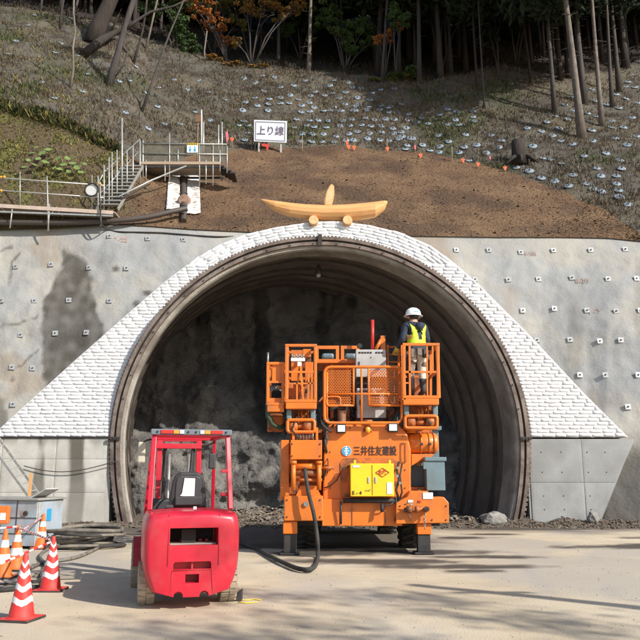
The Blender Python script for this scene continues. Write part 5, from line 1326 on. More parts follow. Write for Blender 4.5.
# overhead guard
def post(a, b, w=.06, name='guard_post', m=FR, h=None): return MB().bar(a, b, w, h or w).build(name, m, fk, bevel=.008)
RZt = 2.06
post((-.50, -.16, 1.12), (-.47, .06, RZt)); post((.50, -.16, 1.12), (.47, .06, RZt))
post((-.49, 1.58, .95), (-.44, 1.22, RZt), .05); post((.49, 1.58, .95), (.44, 1.22, RZt), .05)
post((-.47, .06, RZt), (-.44, 1.22, RZt), .06, 'guard_side_rail'); post((.47, .06, RZt), (.44, 1.22, RZt), .06, 'guard_side_rail')
for y in (.25, .42, .59, .76, .93, 1.1): post((-.44, y, RZt + .01), (.44, y, RZt + .01), .035, 'guard_bar', FR, .02)
post((-.44, 1.22, RZt), (.44, 1.22, RZt), .06, 'guard_bar')
rb = fbx('rear_lamp_bar', -.52, .52, -.02, .05, RZt - .01, RZt + .065, GBL, .012)
for s, seq in ((-1, ((.40, .24, LRD), (.24, .16, LOR), (.16, .10, LWH))), (1, ((.10, .16, LWH), (.16, .24, LOR), (.24, .40, LRD)))):
    for a, b, m in seq: fbx('lamp_lens', min(s * a, s * b) + .003, max(s * a, s * b) - .003, -.035, -.0195, RZt + .005, RZt + .05, m, .004, rb)
for x in (-.44, -.05, .05, .44): 
    mb = MB(); mb.lathe([(.014, -.012), (.014, 0)], (x, -.02, RZt + .028), 'y', 8); mb.build('bar_bolt', DKR, rb)
# brackets and mirrors
for z in (1.28, 1.57): fbx('hose_bracket', .38, .47, -.10, -.05, z, z + .045, FR, .01)
m1 = fbx('mirror', -.66, -.56, .55, .59, 1.70, 1.98, mat('beige_plastic', (.45, .42, .33), rough=.6), .02); mb = MB(); mb.tube([(-.46, .6, 2.02), (-.55, .57, 2.0), (-.6, .57, 1.97)], .012, 6); mb.build('mirror_arm', BLK, m1)
m2_ = fbx('mirror', .33, .43, .9, .94, 1.62, 1.84, PLS, .02); mb = MB(); mb.tube([(.44, 1.1, 2.0), (.30, .95, 1.95), (.38, .93, 1.84)], .012, 6); mb.lathe([(.05, -.03), (.05, .03)], (.28, .95, 1.93), 'y', 10); mb.build('mirror_arm', BLK, m2_)
# steering wheel, levers
mb = MB(); cst = Vector((0, 1.28, 1.22)); e_r = Euler((rad(55), 0, 0)).to_matrix(); ring = [cst + e_r @ Vector((.17 * math.cos(a * .3307), .17 * math.sin(a * .3307), 0)) for a in range(20)]; mb.tube(ring, .014, 6, cap=False); mb.tube([cst, cst + Vector((0, .2, -.3))], .02, 8); mb.bar(ring[0], ring[9], .02, .01); mb.build('steering_wheel', PLS, fk)
for x in (.2, .26, .32): post((x, 1.4, 1.05), (x + .01, 1.25, 1.35), .015, 'control_lever', PLS)
# mast: outer and inner uprights, cross members, tilt cylinders, carriage, forks
ms = MB().box(-.34, -.26, 1.98, 2.10, .12, 2.12).build('mast_upright', FR, fk, bevel=.008); MB().box(.26, .34, 1.98, 2.10, .12, 2.12).build('mast_upright', FR, fk, bevel=.008)
for s in (-1, 1):
    MB().box(s * .215 - .03, s * .215 + .03, 2.0, 2.08, .14, 1.98).build('inner_upright', BLK, fk, bevel=.006)
    mb = MB(); mb.tube([(s * .15, 2.0, .2), (s * .15, 2.0, 1.85)], .03, 10); mb.build('lift_cylinder', STL, fk)
    mb = MB(); mb.tube([(s * .38, 1.5, .7), (s * .32, 2.0, .8)], .035, 10); mb.build('tilt_cylinder', BLK, fk)
    mb = MB().box(s * .24 - .06, s * .24 + .06, 2.2, 3.25, .06, .10).box(s * .24 - .06, s * .24 + .06, 2.16, 2.2, .06, .6); mb.build('fork', BLK, fk, bevel=.008)
fbx('mast_crossbar', -.38, .38, 1.93, 1.98, 1.93, 2.01, FR, .01); fbx('mast_crossbar', -.26, .26, 1.98, 2.06, 2.04, 2.12, FR, .01); fbx('mast_crossbar', -.3, .3, 1.98, 2.06, .25, .37, FRD, .01)
fbx('carriage_plate', -.45, .45, 2.10, 2.15, .30, .40, FRD, .01); fbx('carriage_plate', -.45, .45, 2.10, 2.15, .55, .64, FRD, .01)
mb = MB(); mb.tube([(-.2, 1.97, 1.9), (-.22, 1.94, 1.4), (-.18, 1.9, 1.0)], .014, 6); mb.build('mast_hose', BLK, fk)
mb = MB(); mb.tube([(.2, 1.97, 1.9), (.17, 1.94, 1.4), (.2, 1.9, 1.0)], .014, 6); mb.build('mast_hose', BLK, fk)
# chock with yellow rope
ck = empty('wheel_chock', G(234, 601), 'black wheel chock against the right rear wheel of the forklift', 'wheel chock')
mb = MB(); mb.prism([(0, 0), (.19, 0), (.19, .14)], lambda u, v: (u - .09, -.04, v + .004), (0, .13, 0)); part(mb, 'chock', BLK, ck, bevel=.008)
YR = mat('yellow_rope_fibre', (.62, .48, .08), rough=.9)
rp = empty('yellow_rope', G(246, 599), 'short yellow rope lying on the ground beside the wheel chock', 'rope')
mb = MB(); b0 = Vector(rp.location); mb.tube([G(237, 598, .02) - b0, G(242, 600, .012) - b0, G(248, 600, .012) - b0, G(254, 599, .012) - b0, G(261, 600, .012) - b0], .008, 6); mb.tube([G(238, 602, .02) - b0, G(246, 603, .012) - b0, G(258, 602, .012) - b0], .008, 6); part(mb, 'rope', YR, rp)

# ------------------------------------------------------------------ worker on the right basket, back to us
fz = RZ(397, 420, 15.35); wx = RX(416.5, 350, 15.35)
wk = empty('person', (wx, 15.3, fz), 'worker in white helmet, navy jacket and lime vest standing in the right basket', 'person', rz=rad(26))
J = {'pelvis': ((0, 0, .93), .155), 'waist': ((0, .0, 1.06), .15), 'chest': ((0, .03, 1.26), .185), 'upper': ((0, .05, 1.40), .15), 'neck': ((0, .075, 1.50), .062), 'head': ((0, .09, 1.60), .085), 'crown': ((0, .095, 1.70), .085),
 'shl': ((-.19, .05, 1.40), .085), 'ell': ((-.26, .04, 1.13), .062), 'wrl': ((-.25, .24, .98), .042),
 'shr': ((.19, .05, 1.40), .085), 'elr': ((.28, .07, 1.14), .062), 'wrr': ((.22, .28, 1.02), .042),
 'hil': ((-.10, 0, .86), .115), 'knl': ((-.13, .03, .50), .075), 'anl': ((-.13, -.02, .11), .055), 'tol': ((-.15, .15, .05), .045),
 'hir': ((.10, 0, .86), .115), 'knr': ((.12, .04, .50), .075), 'anr': ((.12, .0, .11), .055), 'tor': ((.13, .17, .05), .045)}
E_ = [('pelvis', 'waist'), ('waist', 'chest'), ('chest', 'upper'), ('upper', 'neck'), ('neck', 'head'), ('head', 'crown'), ('upper', 'shl'), ('shl', 'ell'), ('ell', 'wrl'), ('upper', 'shr'), ('shr', 'elr'), ('elr', 'wrr'),
      ('pelvis', 'hil'), ('hil', 'knl'), ('knl', 'anl'), ('anl', 'tol'), ('pelvis', 'hir'), ('hir', 'knr'), ('knr', 'anr'), ('anr', 'tor')]
names = list(J); me = bpy.data.meshes.new('body'); me.from_pydata([J[n][0] for n in names], [(names.index(a), names.index(b)) for a, b in E_], [])
bo = bpy.data.objects.new('body', me); COL.objects.link(bo)
sk = bo.modifiers.new('skin', 'SKIN'); ss = bo.modifiers.new('sub', 'SUBSURF'); ss.levels = 3; ss.render_levels = 3
for i, n in enumerate(names):
    r = J[n][1]; me.skin_vertices[0].data[i].radius = (r, r * (.8 if n in ('chest', 'upper', 'waist', 'pelvis') else 1)); me.skin_vertices[0].data[i].use_root = (n == 'pelvis')
bpy.context.view_layer.update()
m2 = bpy.data.meshes.new_from_object(bo.evaluated_get(bpy.context.evaluated_depsgraph_get())); bo.modifiers.clear(); bo.data = m2; bo.parent = wk
NAV = mat('navy_jacket', (.018, .026, .05), (.028, .04, .07), 6, .75, bump=.9, bscale=9, bdist=.05); TRO = mat('stained_light_trousers', (.62, .58, .50), (.14, .12, .10), 9, .9, bump=.8, bscale=12, bdist=.04, hard=(.53, .6))
BOT = mat('dark_boots', (.04, .04, .045), rough=.6); SKN = mat('skin', (.40, .23, .16), rough=.55)
LIM = mat('lime_vest', (.55, .80, .03), (.48, .70, .03), 5, .6, bump=.6, bscale=14, bdist=.02); VOR = mat('vest_mesh_orange', (.55, .33, .08), rough=.8)
for m in (NAV, TRO, BOT, SKN): m2.materials.append(m)
for p in m2.polygons:
    c = p.center; p.use_smooth = True
    if c.z > 1.50: k = 3
    elif c.z > .90 or abs(c.x) > .19: k = 0
    elif c.z > .36: k = 1
    else: k = 2
    p.material_index = k
# vest as a shell over the torso
vm = MB(); vi = {}
def vsel(c):
    if abs(c.x) > .20 or c.z < 1.03 or c.z > 1.46: return None
    if c.z < 1.13: return 0
    u = (c.z - 1.13) / .33
    if abs(abs(c.x) - (.06 + .07 * u)) < .042: return 0
    if c.z < 1.22 and abs(c.x) > .06: return 1
    return None
for p in m2.polygons:
    k = vsel(p.center)
    if k is None: continue
    vm.add([m2.vertices[j].co + m2.vertices[j].normal * .014 for j in p.vertices], [tuple(range(len(p.vertices)))], k, True)
vo = vm.build('safety_vest', [LIM, VOR], wk, fix=True)
sd = vo.modifiers.new('solid', 'SOLIDIFY'); sd.thickness = .008; sd.offset = 0
# hood bunched on the upper back
hm = MB(); 
for s in range(9):
    a = rad(-110 + 220 * s / 8)
pts = [Vector((.15 * math.sin(rad(a)), .06 - .13 * math.cos(rad(a)), 1.47 - .05 * math.cos(rad(a)))) for a in range(-110, 111, 20)]
hm.tube(pts, [.03 + .035 * math.sin(math.pi * i / (len(pts) - 1)) for i in range(len(pts))], 10); hm.tube([(0, -.09, 1.44), (0, -.115, 1.36), (0, -.10, 1.28)], [.085, .075, .02], 12); hm.build('jacket_hood', NAV, wk)
# helmet
hl = MB(); hc = Vector((0, .09, 1.66))
prof = [(.142, -.005), (.138, .02), (.132, .06), (.112, .105), (.075, .135), (.03, .148), (.0, .15)]
hl.lathe(prof, hc, 'z', 28); hm_ = hl.build('helmet', mat('white_helmet', (.80, .81, .80), rough=.3), wk)
b = MB(); b.lathe([(.142, -.006), (.172, -.022), (.170, -.030), (.136, -.014)], hc, 'z', 28, cap=False); b.build('brim', bpy.data.materials['white_helmet'], hm_)
b = MB(); b.bar(hc + Vector((-.05, -.132, .045)), hc + Vector((.02, -.138, .045)), .004, .02); b.build('helmet_mark', BLU, hm_)
for y in (-.012, 0, .012):
    b = MB(); b.tube([hc + Vector((y * 3, .13 * math.sin(t), .152 * math.cos(t) - .002)) for t in [(-1.1 + .22 * i) for i in range(11)]], .007, 6); b.build('ridge', bpy.data.materials['white_helmet'], hm_)
# ears, nose, hair edge
b = MB(); b.lathe([(.0, -.02), (.03, -.01), (.03, .01), (0, .02)], (-.095, .09, 1.60), 'x', 10); b.build('ear', SKN, wk); b = MB(); b.lathe([(.0, -.02), (.03, -.01), (.03, .01), (0, .02)], (.095, .09, 1.60), 'x', 10); b.build('ear', SKN, wk)
b = MB(); b.tube([(0, .175, 1.63), (0, .205, 1.59), (0, .18, 1.575)], [.008, .018, .01], 8); b.build('nose', SKN, wk)
b = MB(); b.tube([(-.03, .17, 1.548), (0, .176, 1.546), (.03, .17, 1.548)], .006, 6); b.build('mouth', RED, wk)
b = MB(); b.lathe([(.088, -.05), (.094, 0), (.09, .03)], (0, .083, 1.62), 'z', 20); b.build('hair', INK, wk)
# hands gripping the rail, yellow gloves
GLV = mat('yellow_glove', (.62, .45, .10), rough=.8)
for nm, s in (('wrl', -1), ('wrr', 1)):
    w = Vector(J[nm][0]); d = (w - Vector(J['ell' if s < 0 else 'elr'][0])).normalized(); h = MB()
    h.tube([w - d * .03, w + d * .03, w + d * .09], [.04, .046, .040], 12); pc = w + d * .09; side = Vector((1, 0, 0))
    for k in range(4):
        q = pc + side * (.013 * (k * 2 - 3)); l = (.07, .082, .076, .06)[k]; dn = Vector((0, -.1, -1)).normalized()
        h.tube([q - d * .02, q + d * .03, q + d * .035 + dn * l * .5, q + d * .0 + dn * l * .85], [.0115, .011, .0105, .009], 8)
    q = w + d * .03 - side * s * .04; h.tube([q, q - side * s * .02 + d * .04 + Vector((0, 0, -.01)), q + d * .07 + Vector((0, 0, -.045))], [.014, .012, .010], 8)
    h.build('hand', GLV, wk)
wk.scale = (1.2, 1.15, 1.05)
# tool belt with pouches
tb = MB(); tb.lathe([(.158, -.025), (.162, 0), (.158, .025)], (0, .0, .94), 'z', 24)
tb.build('tool_belt', BLK, wk).scale = (1.05, .86, 1)
for x, y, z, w, h in ((-.05, -.15, .86, .05, .07), (.07, -.15, .84, .045, .08), (.14, -.09, .86, .04, .07), (-.15, -.08, .84, .04, .09)):
    MB().box(x - w, x + w, y - .03, y + .03, z - h, z + h).build('tool_pouch', BLK if x > 0 else mat('worn_pouch', (.16, .13, .11), rough=.8), wk, bevel=.015)
mb = MB(); mb.tube([(.12, -.16, .90), (.14, -.17, .72)], .012, 6); mb.build('hanging_tool', STL, wk)

# ------------------------------------------------------------------ cones
CRED = mat('red_cone_plastic', (.68, .035, .03), (.6, .03, .025), 3, .5, c3=(.42, .12, .09), s3=5, w3=.3); CORG = mat('orange_cone_plastic', (.85, .16, .02), (.75, .14, .02), 3, .5, c3=(.5, .18, .08), s3=5, w3=.3)
CWH = mat('white_reflective_band', (.78, .76, .75), (.66, .64, .62), 6, .45)
def cone_me(kind):
    body_m, bands, chev = {'c': (CRED, [(.17, .235), (.315, .375), (.455, .515), (.575, .61)], .05), 'h': (CRED, [(.18, .25), (.36, .43), (.53, .58)], .0), 'o': (CORG, [(.24, .35), (.45, .56)], 0)}[kind]
    mb = MB(); n = 60; R = 110
    for i in range(R + 1):
        z = .03 + .67 * i / R; r = .142 + (.026 - .142) * (i / R)
        for k in range(n): mb.v.append(Vector((r * math.cos(2 * math.pi * k / n), r * math.sin(2 * math.pi * k / n), z)))
    for i in range(R):
        for k in range(n):
            z = .03 + .67 * (i + .5) / R; a = (k + .5) / n * 3 % 1; zz_ = z - chev * abs(a - .5) * 2 + chev * .3
            mb.f.append([i * n + k, i * n + (k + 1) % n, (i + 1) * n + (k + 1) % n, (i + 1) * n + k]); mb.mi.append(1 if any(a0 < zz_ < b0 for a0, b0 in bands) else 0); mb.sm.append(True)
    mb.lathe([(.026, .70), (.022, .715), (0, .718)], n=16)
    o = mb.build('cone_body', [body_m, CWH], fix=False); m = o.data; bpy.data.objects.remove(o)
    b = MB(); b.box(-.19, .19, -.19, .19, .0, .03); o = b.build('cone_base', RUB, bevel=0); mb_ = o.data; bpy.data.objects.remove(o)
    c = MB(); c.lathe([(.165, .03), (.158, .045), (.143, .05)], n=28, cap=False); c.box(-.185, .185, -.185, .185, .022, .034); o = c.build('cone_skirt', body_m); mc = o.data; bpy.data.objects.remove(o)
    return m, mb_, mc
CM = {k: cone_me(k) for k in 'cho'}
CG = 'traffic cones around the parked equipment'
def cone(px, py, kind, label, tilt=(0, 0), s=1.0):
    e = empty('traffic_cone', G(px, py), label, 'traffic cone', CG, rz=random.uniform(-.4, .4)); e.rotation_euler = (tilt[0], tilt[1], e.rotation_euler[2]); e.scale = (s, s, s)
    a, b, c = CM[kind]
    for me_, nm in ((a, 'cone_body'), (b, 'rubber_base'), (c, 'skirt')): link_mesh(me_, nm, e)
    return e
cone(21, 620, 'c', 'red cone with white chevrons standing nearest the camera at the lower left', s=.98)
cone(50, 591, 'c', 'red cone with white chevrons just behind the nearest one, right of the bar ends')
cone(15, 570, 'o', 'orange cone with two broad white bands in front of the blue cabinet')
cone(40, 549, 'o', 'orange cone beside the right corner of the blue cabinet, nearest the hose coil', (0, .04))
cone(50, 536, 'c', 'smaller looking red and white cone farthest back, behind an orange cone', s=.82)
cone(2, 578, 'o', 'orange cone cut by the left edge of the picture')
BG = 'striped bars linking the cones'
def cbar(a, b, label):
    e = empty('cone_bar', a, label, 'barrier bar', BG); d = b - a; L = d.length; n = max(4, int(L / .085)); mb = MB()
    for k in range(n):
        p, q = d * (k / n), d * ((k + 1) / n); t = MB(); t.tube([p, q], .017, 8); m0 = len(mb.v); mb.v += t.v; mb.f += [[m0 + i for i in f] for f in t.f]; mb.mi += [k % 2] * len(t.f); mb.sm += t.sm
    part(mb, 'bar', [CWH, CRED], e, fix=True); return e
tA, tB, tC, tD, tF = [G(*q) + Vector((0, 0, .64)) for q in ((21, 620), (50, 591), (15, 570), (40, 549), (2, 578))]
cbar(G(-14, 605) + Vector((0, 0, .42)), tB + Vector((-.03, -.03, 0)), 'striped bar rising from the left edge to the second red cone')
cbar(tC + Vector((0, 0, .03)), tB + Vector((-.05, .03, .02)), 'striped bar between the orange cone and the second red cone')
cbar(tC + Vector((.02, .05, -.03)), tD, 'striped bar between the two orange cones by the blue cabinet')
cbar(G(-16, 572) + Vector((0, 0, .66)), tC + Vector((0, .0, .05)), 'striped bar from the left edge to the banded orange cone')

# ------------------------------------------------------------------ parked equipment at the left edge
LBL = mat('pale_blue_grey_sheet', (.36, .42, .48), (.30, .35, .40), 2.5, .5, c3=(.28, .26, .23), s3=3, w3=.6); BGE = mat('beige_sheet', (.52, .49, .42), (.42, .39, .33), 3, .6, c3=(.28, .22, .17), s3=4, w3=.5)
gb = G(14, 549); ge = empty('equipment_cabinet', gb, 'pale blue grey steel cabinet with a bent lid behind the orange cones', 'cabinet', rz=rad(-14)); x0, x1 = -1.2, .48
MB().box(x0, x1, 0, .95, .06, .98).build('cabinet_body', LBL, ge, bevel=.012)
MB().box(x0 - .03, x1 + .05, -.05, 1.0, .985, 1.03).build('lid', mat('dusty_grey_sheet', (.33, .32, .30), (.24, .23, .21), 3, .7), ge, bevel=.008)
mb = MB(); mb.obox((x1 - .12, .4, 1.12), Vector((.19, 0, .10)), Vector((0, .25, 0)), Vector((-.006, 0, .012))); mb.build('raised_flap', GRY, ge, bevel=.004)
mb = MB()
for z in (.30, .62): mb.box(x0, x1 + .01, -.012, -.002, z, z + .015)
mb.box(.0, .012, -.012, -.002, .06, .98); mb.build('panel_trim', BLK, ge, kind='stuff')
for x in (-.55, .38): MB().box(x, x + .06, 0, .9, 0, .06).build('skid', BLK, ge)
mb = MB(); mb.lathe([(.05, -.03), (.05, 0), ], (.22, -.004, .72), 'y', 12); mb.build('knob', BLK, ge); MB().box(.1, .16, -.01, -.003, .66, .78).build('latch', STL, ge)
mb = MB(); mb.box(x1 + .003, x1 + .012, .35, .5, .55, .8); mb.build('blue_label', BLU, ge)
MB().box(x1 - .02, x1 + .03, .02, .06, .1, .95).build('corner_post', BGE, ge, bevel=.004)
ob = empty('orange_tool_case', G(2, 549) + Vector((0, -.12, .52)), 'small orange case with a white label hanging on the blue cabinet at the left edge', 'case')
MB().box(-.16, .16, -.10, .02, 0, .36).build('case', CORG, ob, bevel=.02); MB().box(.0, .11, -.108, -.101, .08, .22).build('label_plate', WHT, ob)
bk = G(4, 530); be = empty('beige_machine', (bk.x - .1, 19.2, 0), 'beige boxed machine with a looped pipe behind the blue cabinet', 'machine')
MB().box(-1.4, .10, 0, .9, .3, 1.85).build('housing', BGE, be, bevel=.03)
mb = MB(); mb.tube(smooth([Vector(q) for q in ((-.3, -.1, 1.35), (.1, -.15, 1.55), (.38, -.15, 1.45), (.55, -.15, 1.2), (.62, -.1, .9))]), .085, 10); mb.build('looped_pipe', GRY, be)
mb = MB(); mb.lathe([(.0, -.05), (.16, -.04), (.2, .02), (.2, .1)], (.0, -.08, 1.15), 'y', 18); mb.build('round_cover', BGE, be)
for x in (-1.2, -.1): MB().box(x, x + .12, .1, .8, 0, .3).build('leg', BLK, be)
# aluminium ladder
la = empty('aluminium_ladder', G(58, 524), 'long aluminium ladder leaning behind the equipment at the left edge', 'ladder'); lo_ = Vector(la.location)
ALU = mat('aluminium', (.55, .54, .50), (.42, .41, .38), 5, .4, metal=.6)
a0, a1 = P(61, 527, 21.6), P(-14, 420, 22.6); b0, b1 = P(50, 530, 21.3), P(-24, 424, 22.3)
a0.z = b0.z = .08
for p, q in ((a0, a1), (b0, b1)): MB().bar(p, q, .035, .075).build('rail', ALU, la, off=lo_)
for k in range(14): 
    f = (k + .5) / 14; MB().bar(a0.lerp(a1, f), b0.lerp(b1, f), .03, .03).build('rung', ALU, la, off=lo_)
sp = empty('timber_stake', (P(29, 500, 20.5).x, 20.5, 0), 'short orange wooden stake upright beside the ladder', 'stake'); MB().box(-.035, .035, -.03, .03, 0, RZ(473, 29, 20.5)).build('stake', mat('orange_stake_wood', (.60, .33, .14), rough=.8), sp)
# coil of hoses on the ground
hcc = G(76, 549); hc_ = empty('hose_coil', hcc, 'heap of grey hoses coiled on the ground between cones and forklift', 'hose')
HS = mat('dusty_grey_hose', (.17, .155, .13), (.10, .09, .08), 5, .85, c3=(.28, .24, .18), s3=6, w3=.6)
for k in range(8):
    rx = random.uniform(.48, .80); ry = random.uniform(.6, 1.05); cx, cy = random.uniform(-.12, .12), random.uniform(.1, .6); ph = random.uniform(0, 6); z0 = .04 + .045 * k
    pts = [Vector((cx + rx * (1 + .05 * math.sin(3 * a + ph)) * math.cos(a), cy + ry * math.sin(a) * .95, z0 + .03 * math.sin(2 * a + ph))) for a in [2 * math.pi * i / 36 for i in range(37)]]
    MB().tube(pts, random.choice([.03, .036, .042]), 8).build('hose_loop', HS if k % 3 else RUB, hc_)
for pts in ([(30, 568), (44, 562), (62, 560), (80, 556), (98, 548)], [(36, 575), (46, 566), (40, 556), (50, 548), (70, 540), (100, 534)], [(58, 572), (44, 568), (42, 578), (48, 586)]):
    MB().tube([q - Vector(hcc) for q in smooth([G(x, y, .04) for x, y in pts])], .032, 8).build('loose_end', HS, hc_)
cb_ = empty('black_cable', G(20, 592), 'thick black cable lying along the ground behind the front cones', 'cable')
MB().tube([q - Vector(cb_.location) for q in smooth([G(-20, 590, .04), G(0, 590, .04), G(25, 588, .04), G(42, 587, .04)])], .035, 8).build('cable', RUB, cb_)
MB().tube([q - Vector(cb_.location) for q in smooth([G(-20, 583, .04), G(5, 584, .04), G(30, 582, .04), G(48, 580, .04)])], .02, 8).build('cable', RUB, cb_)
for i, (x, y, s, lb) in enumerate([(-8, 556, .5, 'dark rubber mat folded at the left edge under the cabinet')]):
    pass
# ------------------------------------------------------------------ white direction board
random.seed(61)
sy = T(270, 151).y - .3; sbp = P(270, 151, sy); sg = empty('site_sign', sbp, 'white framed board lettered in Japanese standing at the top of the brown slope', 'sign'); so_ = Vector(sbp)
SW = mat('sign_white', (.66, .70, .74), rough=.4); SP_ = mat('sign_purple_grey', (.16, .12, .17), rough=.5)
mb = MB(); mb.prism([(254, 119.7), (287, 121), (286.5, 142.8), (253.8, 141.2)], lambda u, v: P(u, v, sy), (0, .06, 0)); sgb = mb.build('board', SW, sg, off=so_, bevel=.01)
mb = MB(); q = [P(255.8, 121.6, sy - .012), P(285.2, 122.7, sy - .012), P(284.8, 141, sy - .012), P(255.6, 139.6, sy - .012)]
for i in range(4): mb.bar(q[i], q[(i + 1) % 4], .035, .012, up=(0, 1, 0))
mb.build('border_line', mat('border_grey', (.25, .24, .28), rough=.5), sgb, off=so_)
c = P(270.4, 131.2, sy - .02); text_mesh('上り線', .54, SP_, face_cam(c) @ Matrix.Rotation(rad(-2), 4, 'Z'), 'lettering', sgb, off=so_, bold=.004, squeeze=.88, thick=.004)
for x in (259, 281): MB().bar(P(x, 142, sy + .1), P(x, 153, sy + .1), .09, .09).build('post', mat('pale_post', (.4, .4, .38), rough=.7), sg, off=so_)
MB().bar(P(255, 142, sy + .1), P(255, 151, sy + .1), .05, .05).build('post', BLK, sg, off=so_)
rt = empty('red_tape', P(266, 147, sy - .05), 'bit of red and white tape tied under the white board', 'tape'); mb = MB(); o_ = Vector(rt.location)
mb.prism([(261.5, 143.5), (269.5, 144), (269, 146.5), (267.5, 150.5), (266, 150), (266.5, 147), (261.5, 146)], lambda u, v: P(u, v, sy - .05) - o_, (0, .02, 0)); part(mb, 'tape', mat('red_tape_plastic', (.5, .05, .04)), rt)
# small orange pennants and stakes along the top of the soil
FO = mat('orange_flag_cloth', (.85, .14, .05), rough=.7); FP = mat('pink_flag_cloth', (.85, .16, .22), rough=.7); WD = mat('weathered_stake_wood', (.30, .22, .14), (.2, .15, .1), 6, .9)
FL = [(347, 146, 139, 'o', 0), (354, 150, 145, 'o', 1), (348.5, 149, 144.5, 'o', 1), (387.5, 153, 146, 'o', 1), (415, 151, 144, 'p', 2), (420.5, 158, 153, 'o', 1), (463, 162, 158, 'o', 1), (478, 166, 162, 'o', 1), (490, 160, 156, 'p', 2), (505, 170, 166, 'o', 1), (227, 144, 128, 'p', 0), (232, 145, 136, 'o', 1)]
wh = ['topmost pennant of the trio right of the white board', 'right hand pennant of the trio right of the white board', 'left hand pennant of the trio right of the white board', 'orange pennant on a stake above the middle of the soil edge',
      'upright pink strip on the green slope', 'orange pennant just below the upright pink strip', 'left one of two orange pennants in the middle of the green slope', 'right one of two orange pennants in the middle of the green slope',
      'small pink strip above the two middle pennants', 'orange pennant beside the tree stump', 'pink ribbon on a stake right of the platform', 'orange ribbon below the pink ribbon near the platform']
for (x, yb2, yt2, k, sh), lb in zip(FL, wh):
    b0 = T(x, min(yb2, 1000)); b0 = P(x, yb2, b0.y - .25); u = b0.y / FPX
    e = empty('marker_flag', b0, lb, 'flag', 'coloured marker flags on the slope'); 
    MB().tube([(0, 0, -.35), (0, 0, (yb2 - yt2 + 2) * u * .95)], .018, 5).build('stick', WD, e)
    w = 2.4 * u; h = (yb2 - yt2) * u * .9; mb = MB()
    if sh == 1: mb.prism([(-w, h), (w, h), (.1 * w, h - 2.2 * w)], lambda a, b: (a, -.03, b), (0, .015, 0))
    elif sh == 2: mb.prism([(-w * .35, h), (w * .35, h), (w * .4, h * .2), (-w * .2, h * .3)], lambda a, b: (a, -.03, b), (0, .015, 0))
    else: mb.prism([(-w * .8, h), (w * .3, h * .9), (w * .7, h * .4), (-w * .1, h * .1)], lambda a, b: (a, -.03, b), (0, .015, 0))
    mb.build('pennant', FO if k == 'o' else FP, e)
for i, (x, yt2, yb2, lb) in enumerate([(251.5, 131, 152, 'thin wooden stake left edge of the white board'), (302, 134, 152, 'thin wooden stake right of the white board'), (387, 136, 154, 'thin wooden stake in the middle with a pennant'), (452, 144, 164, 'thin wooden stake on the green slope right of centre')]):
    b0 = P(x, yb2, T(x, yb2 - 3).y - .2); e = empty('wooden_stake', b0, lb, 'stake', 'wooden stakes on the slope'); MB().tube([(0, 0, -.3), (.02, 0, (yb2 - yt2) * b0.y / FPX)], .025, 5).build('stake', WD, e)

# ------------------------------------------------------------------ log ornament over the crown of the arch
LW = mat('peeled_log_wood', (.70, .38, .15), (.58, .29, .10), 2.0, .6, bump=.5, bscale=12, stretch=(.25, 2, 2), c3=(.42, .22, .09), s3=2.5, w3=.35, f3=(.55, .75)); LE = mat('sawn_log_end', (.72, .50, .26), (.6, .38, .18), 9, .7)
oy = 23.75; ob_ = P(325, 221, oy); orn = empty('log_ornament', ob_, 'peeled log ornament shaped like a long boat set on top of the arch', 'ornament'); oo = Vector(ob_)
tp = [(261.5, 199), (275, 201), (290, 203.2), (305, 204.6), (325, 205.6), (345, 205), (362, 203.6), (375, 202.2), (384, 200.8), (387.5, 201)]
bt = [(261.5, 200.4), (275, 211.5), (287, 216.6), (305, 218.5), (325, 220.3), (345, 220.4), (362, 219.4), (372, 217.4), (380, 210.5), (387.5, 203)]
secs = []
for (x, yt2), (_, yb2) in zip(tp, bt):
    a, b = P(x, yt2, oy), P(x, yb2, oy); c = (a + b) / 2; h = (a.z - b.z) / 2; d = max(h * 1.0, .03); n = 12
    secs.append([Vector((c.x, c.y + d * math.cos(2 * math.pi * (k + .5) / n) * .9, c.z + h * 1.02 * math.sin(2 * math.pi * (k + .5) / n))) for k in range(n)])
lm = loft(secs); lm.build('main_log', LW, orn, off=oo, bevel=.012)
mb = MB(); lf = [(-.9, 0), (-1.15, .3), (-.95, .65), (-.35, .92), (.15, 1), (.75, .9), (1.05, .6), (1.0, .3), (.7, 0)]
cb0 = P(328, 206.5, oy); hh = P(332, 183, oy).z - cb0.z; ww = .145
mb.prism([(u * ww + .11 * v, v * hh) for u, v in lf], lambda u, v: (cb0.x + u, oy - .06, cb0.z - .04 + v), (0, .13, 0)); sl2 = mb.build('upright_slab', LW, orn, off=oo, bevel=.025)
mb = MB(); mb.prism([(u * ww * .72 + .11 * (v * .82 + .1), (v * .82 + .1) * hh) for u, v in lf], lambda u, v: (cb0.x + u, oy - .07, cb0.z - .04 + v), (0, .02, 0)); mb.build('slab_face', LE, sl2, off=oo)
for x in (313.5, 347.5):
    c = P(x, 219.8, oy - .28); mb = MB(); mb.lathe([(.155, 0), (.165, .05), (.165, .7)], c, 'y', 20); l = mb.build('foot_log', LW, orn, off=oo); mb = MB(); mb.lathe([(.15, -.006), (.15, .0)], c, 'y', 20); mb.build('sawn_end', LE, l, off=oo)
    MB().box(c.x - .12, c.x + .12, c.y + .12, c.y + .5, zt - .12, c.z - .14).build('packing_block', LW, orn, off=oo)

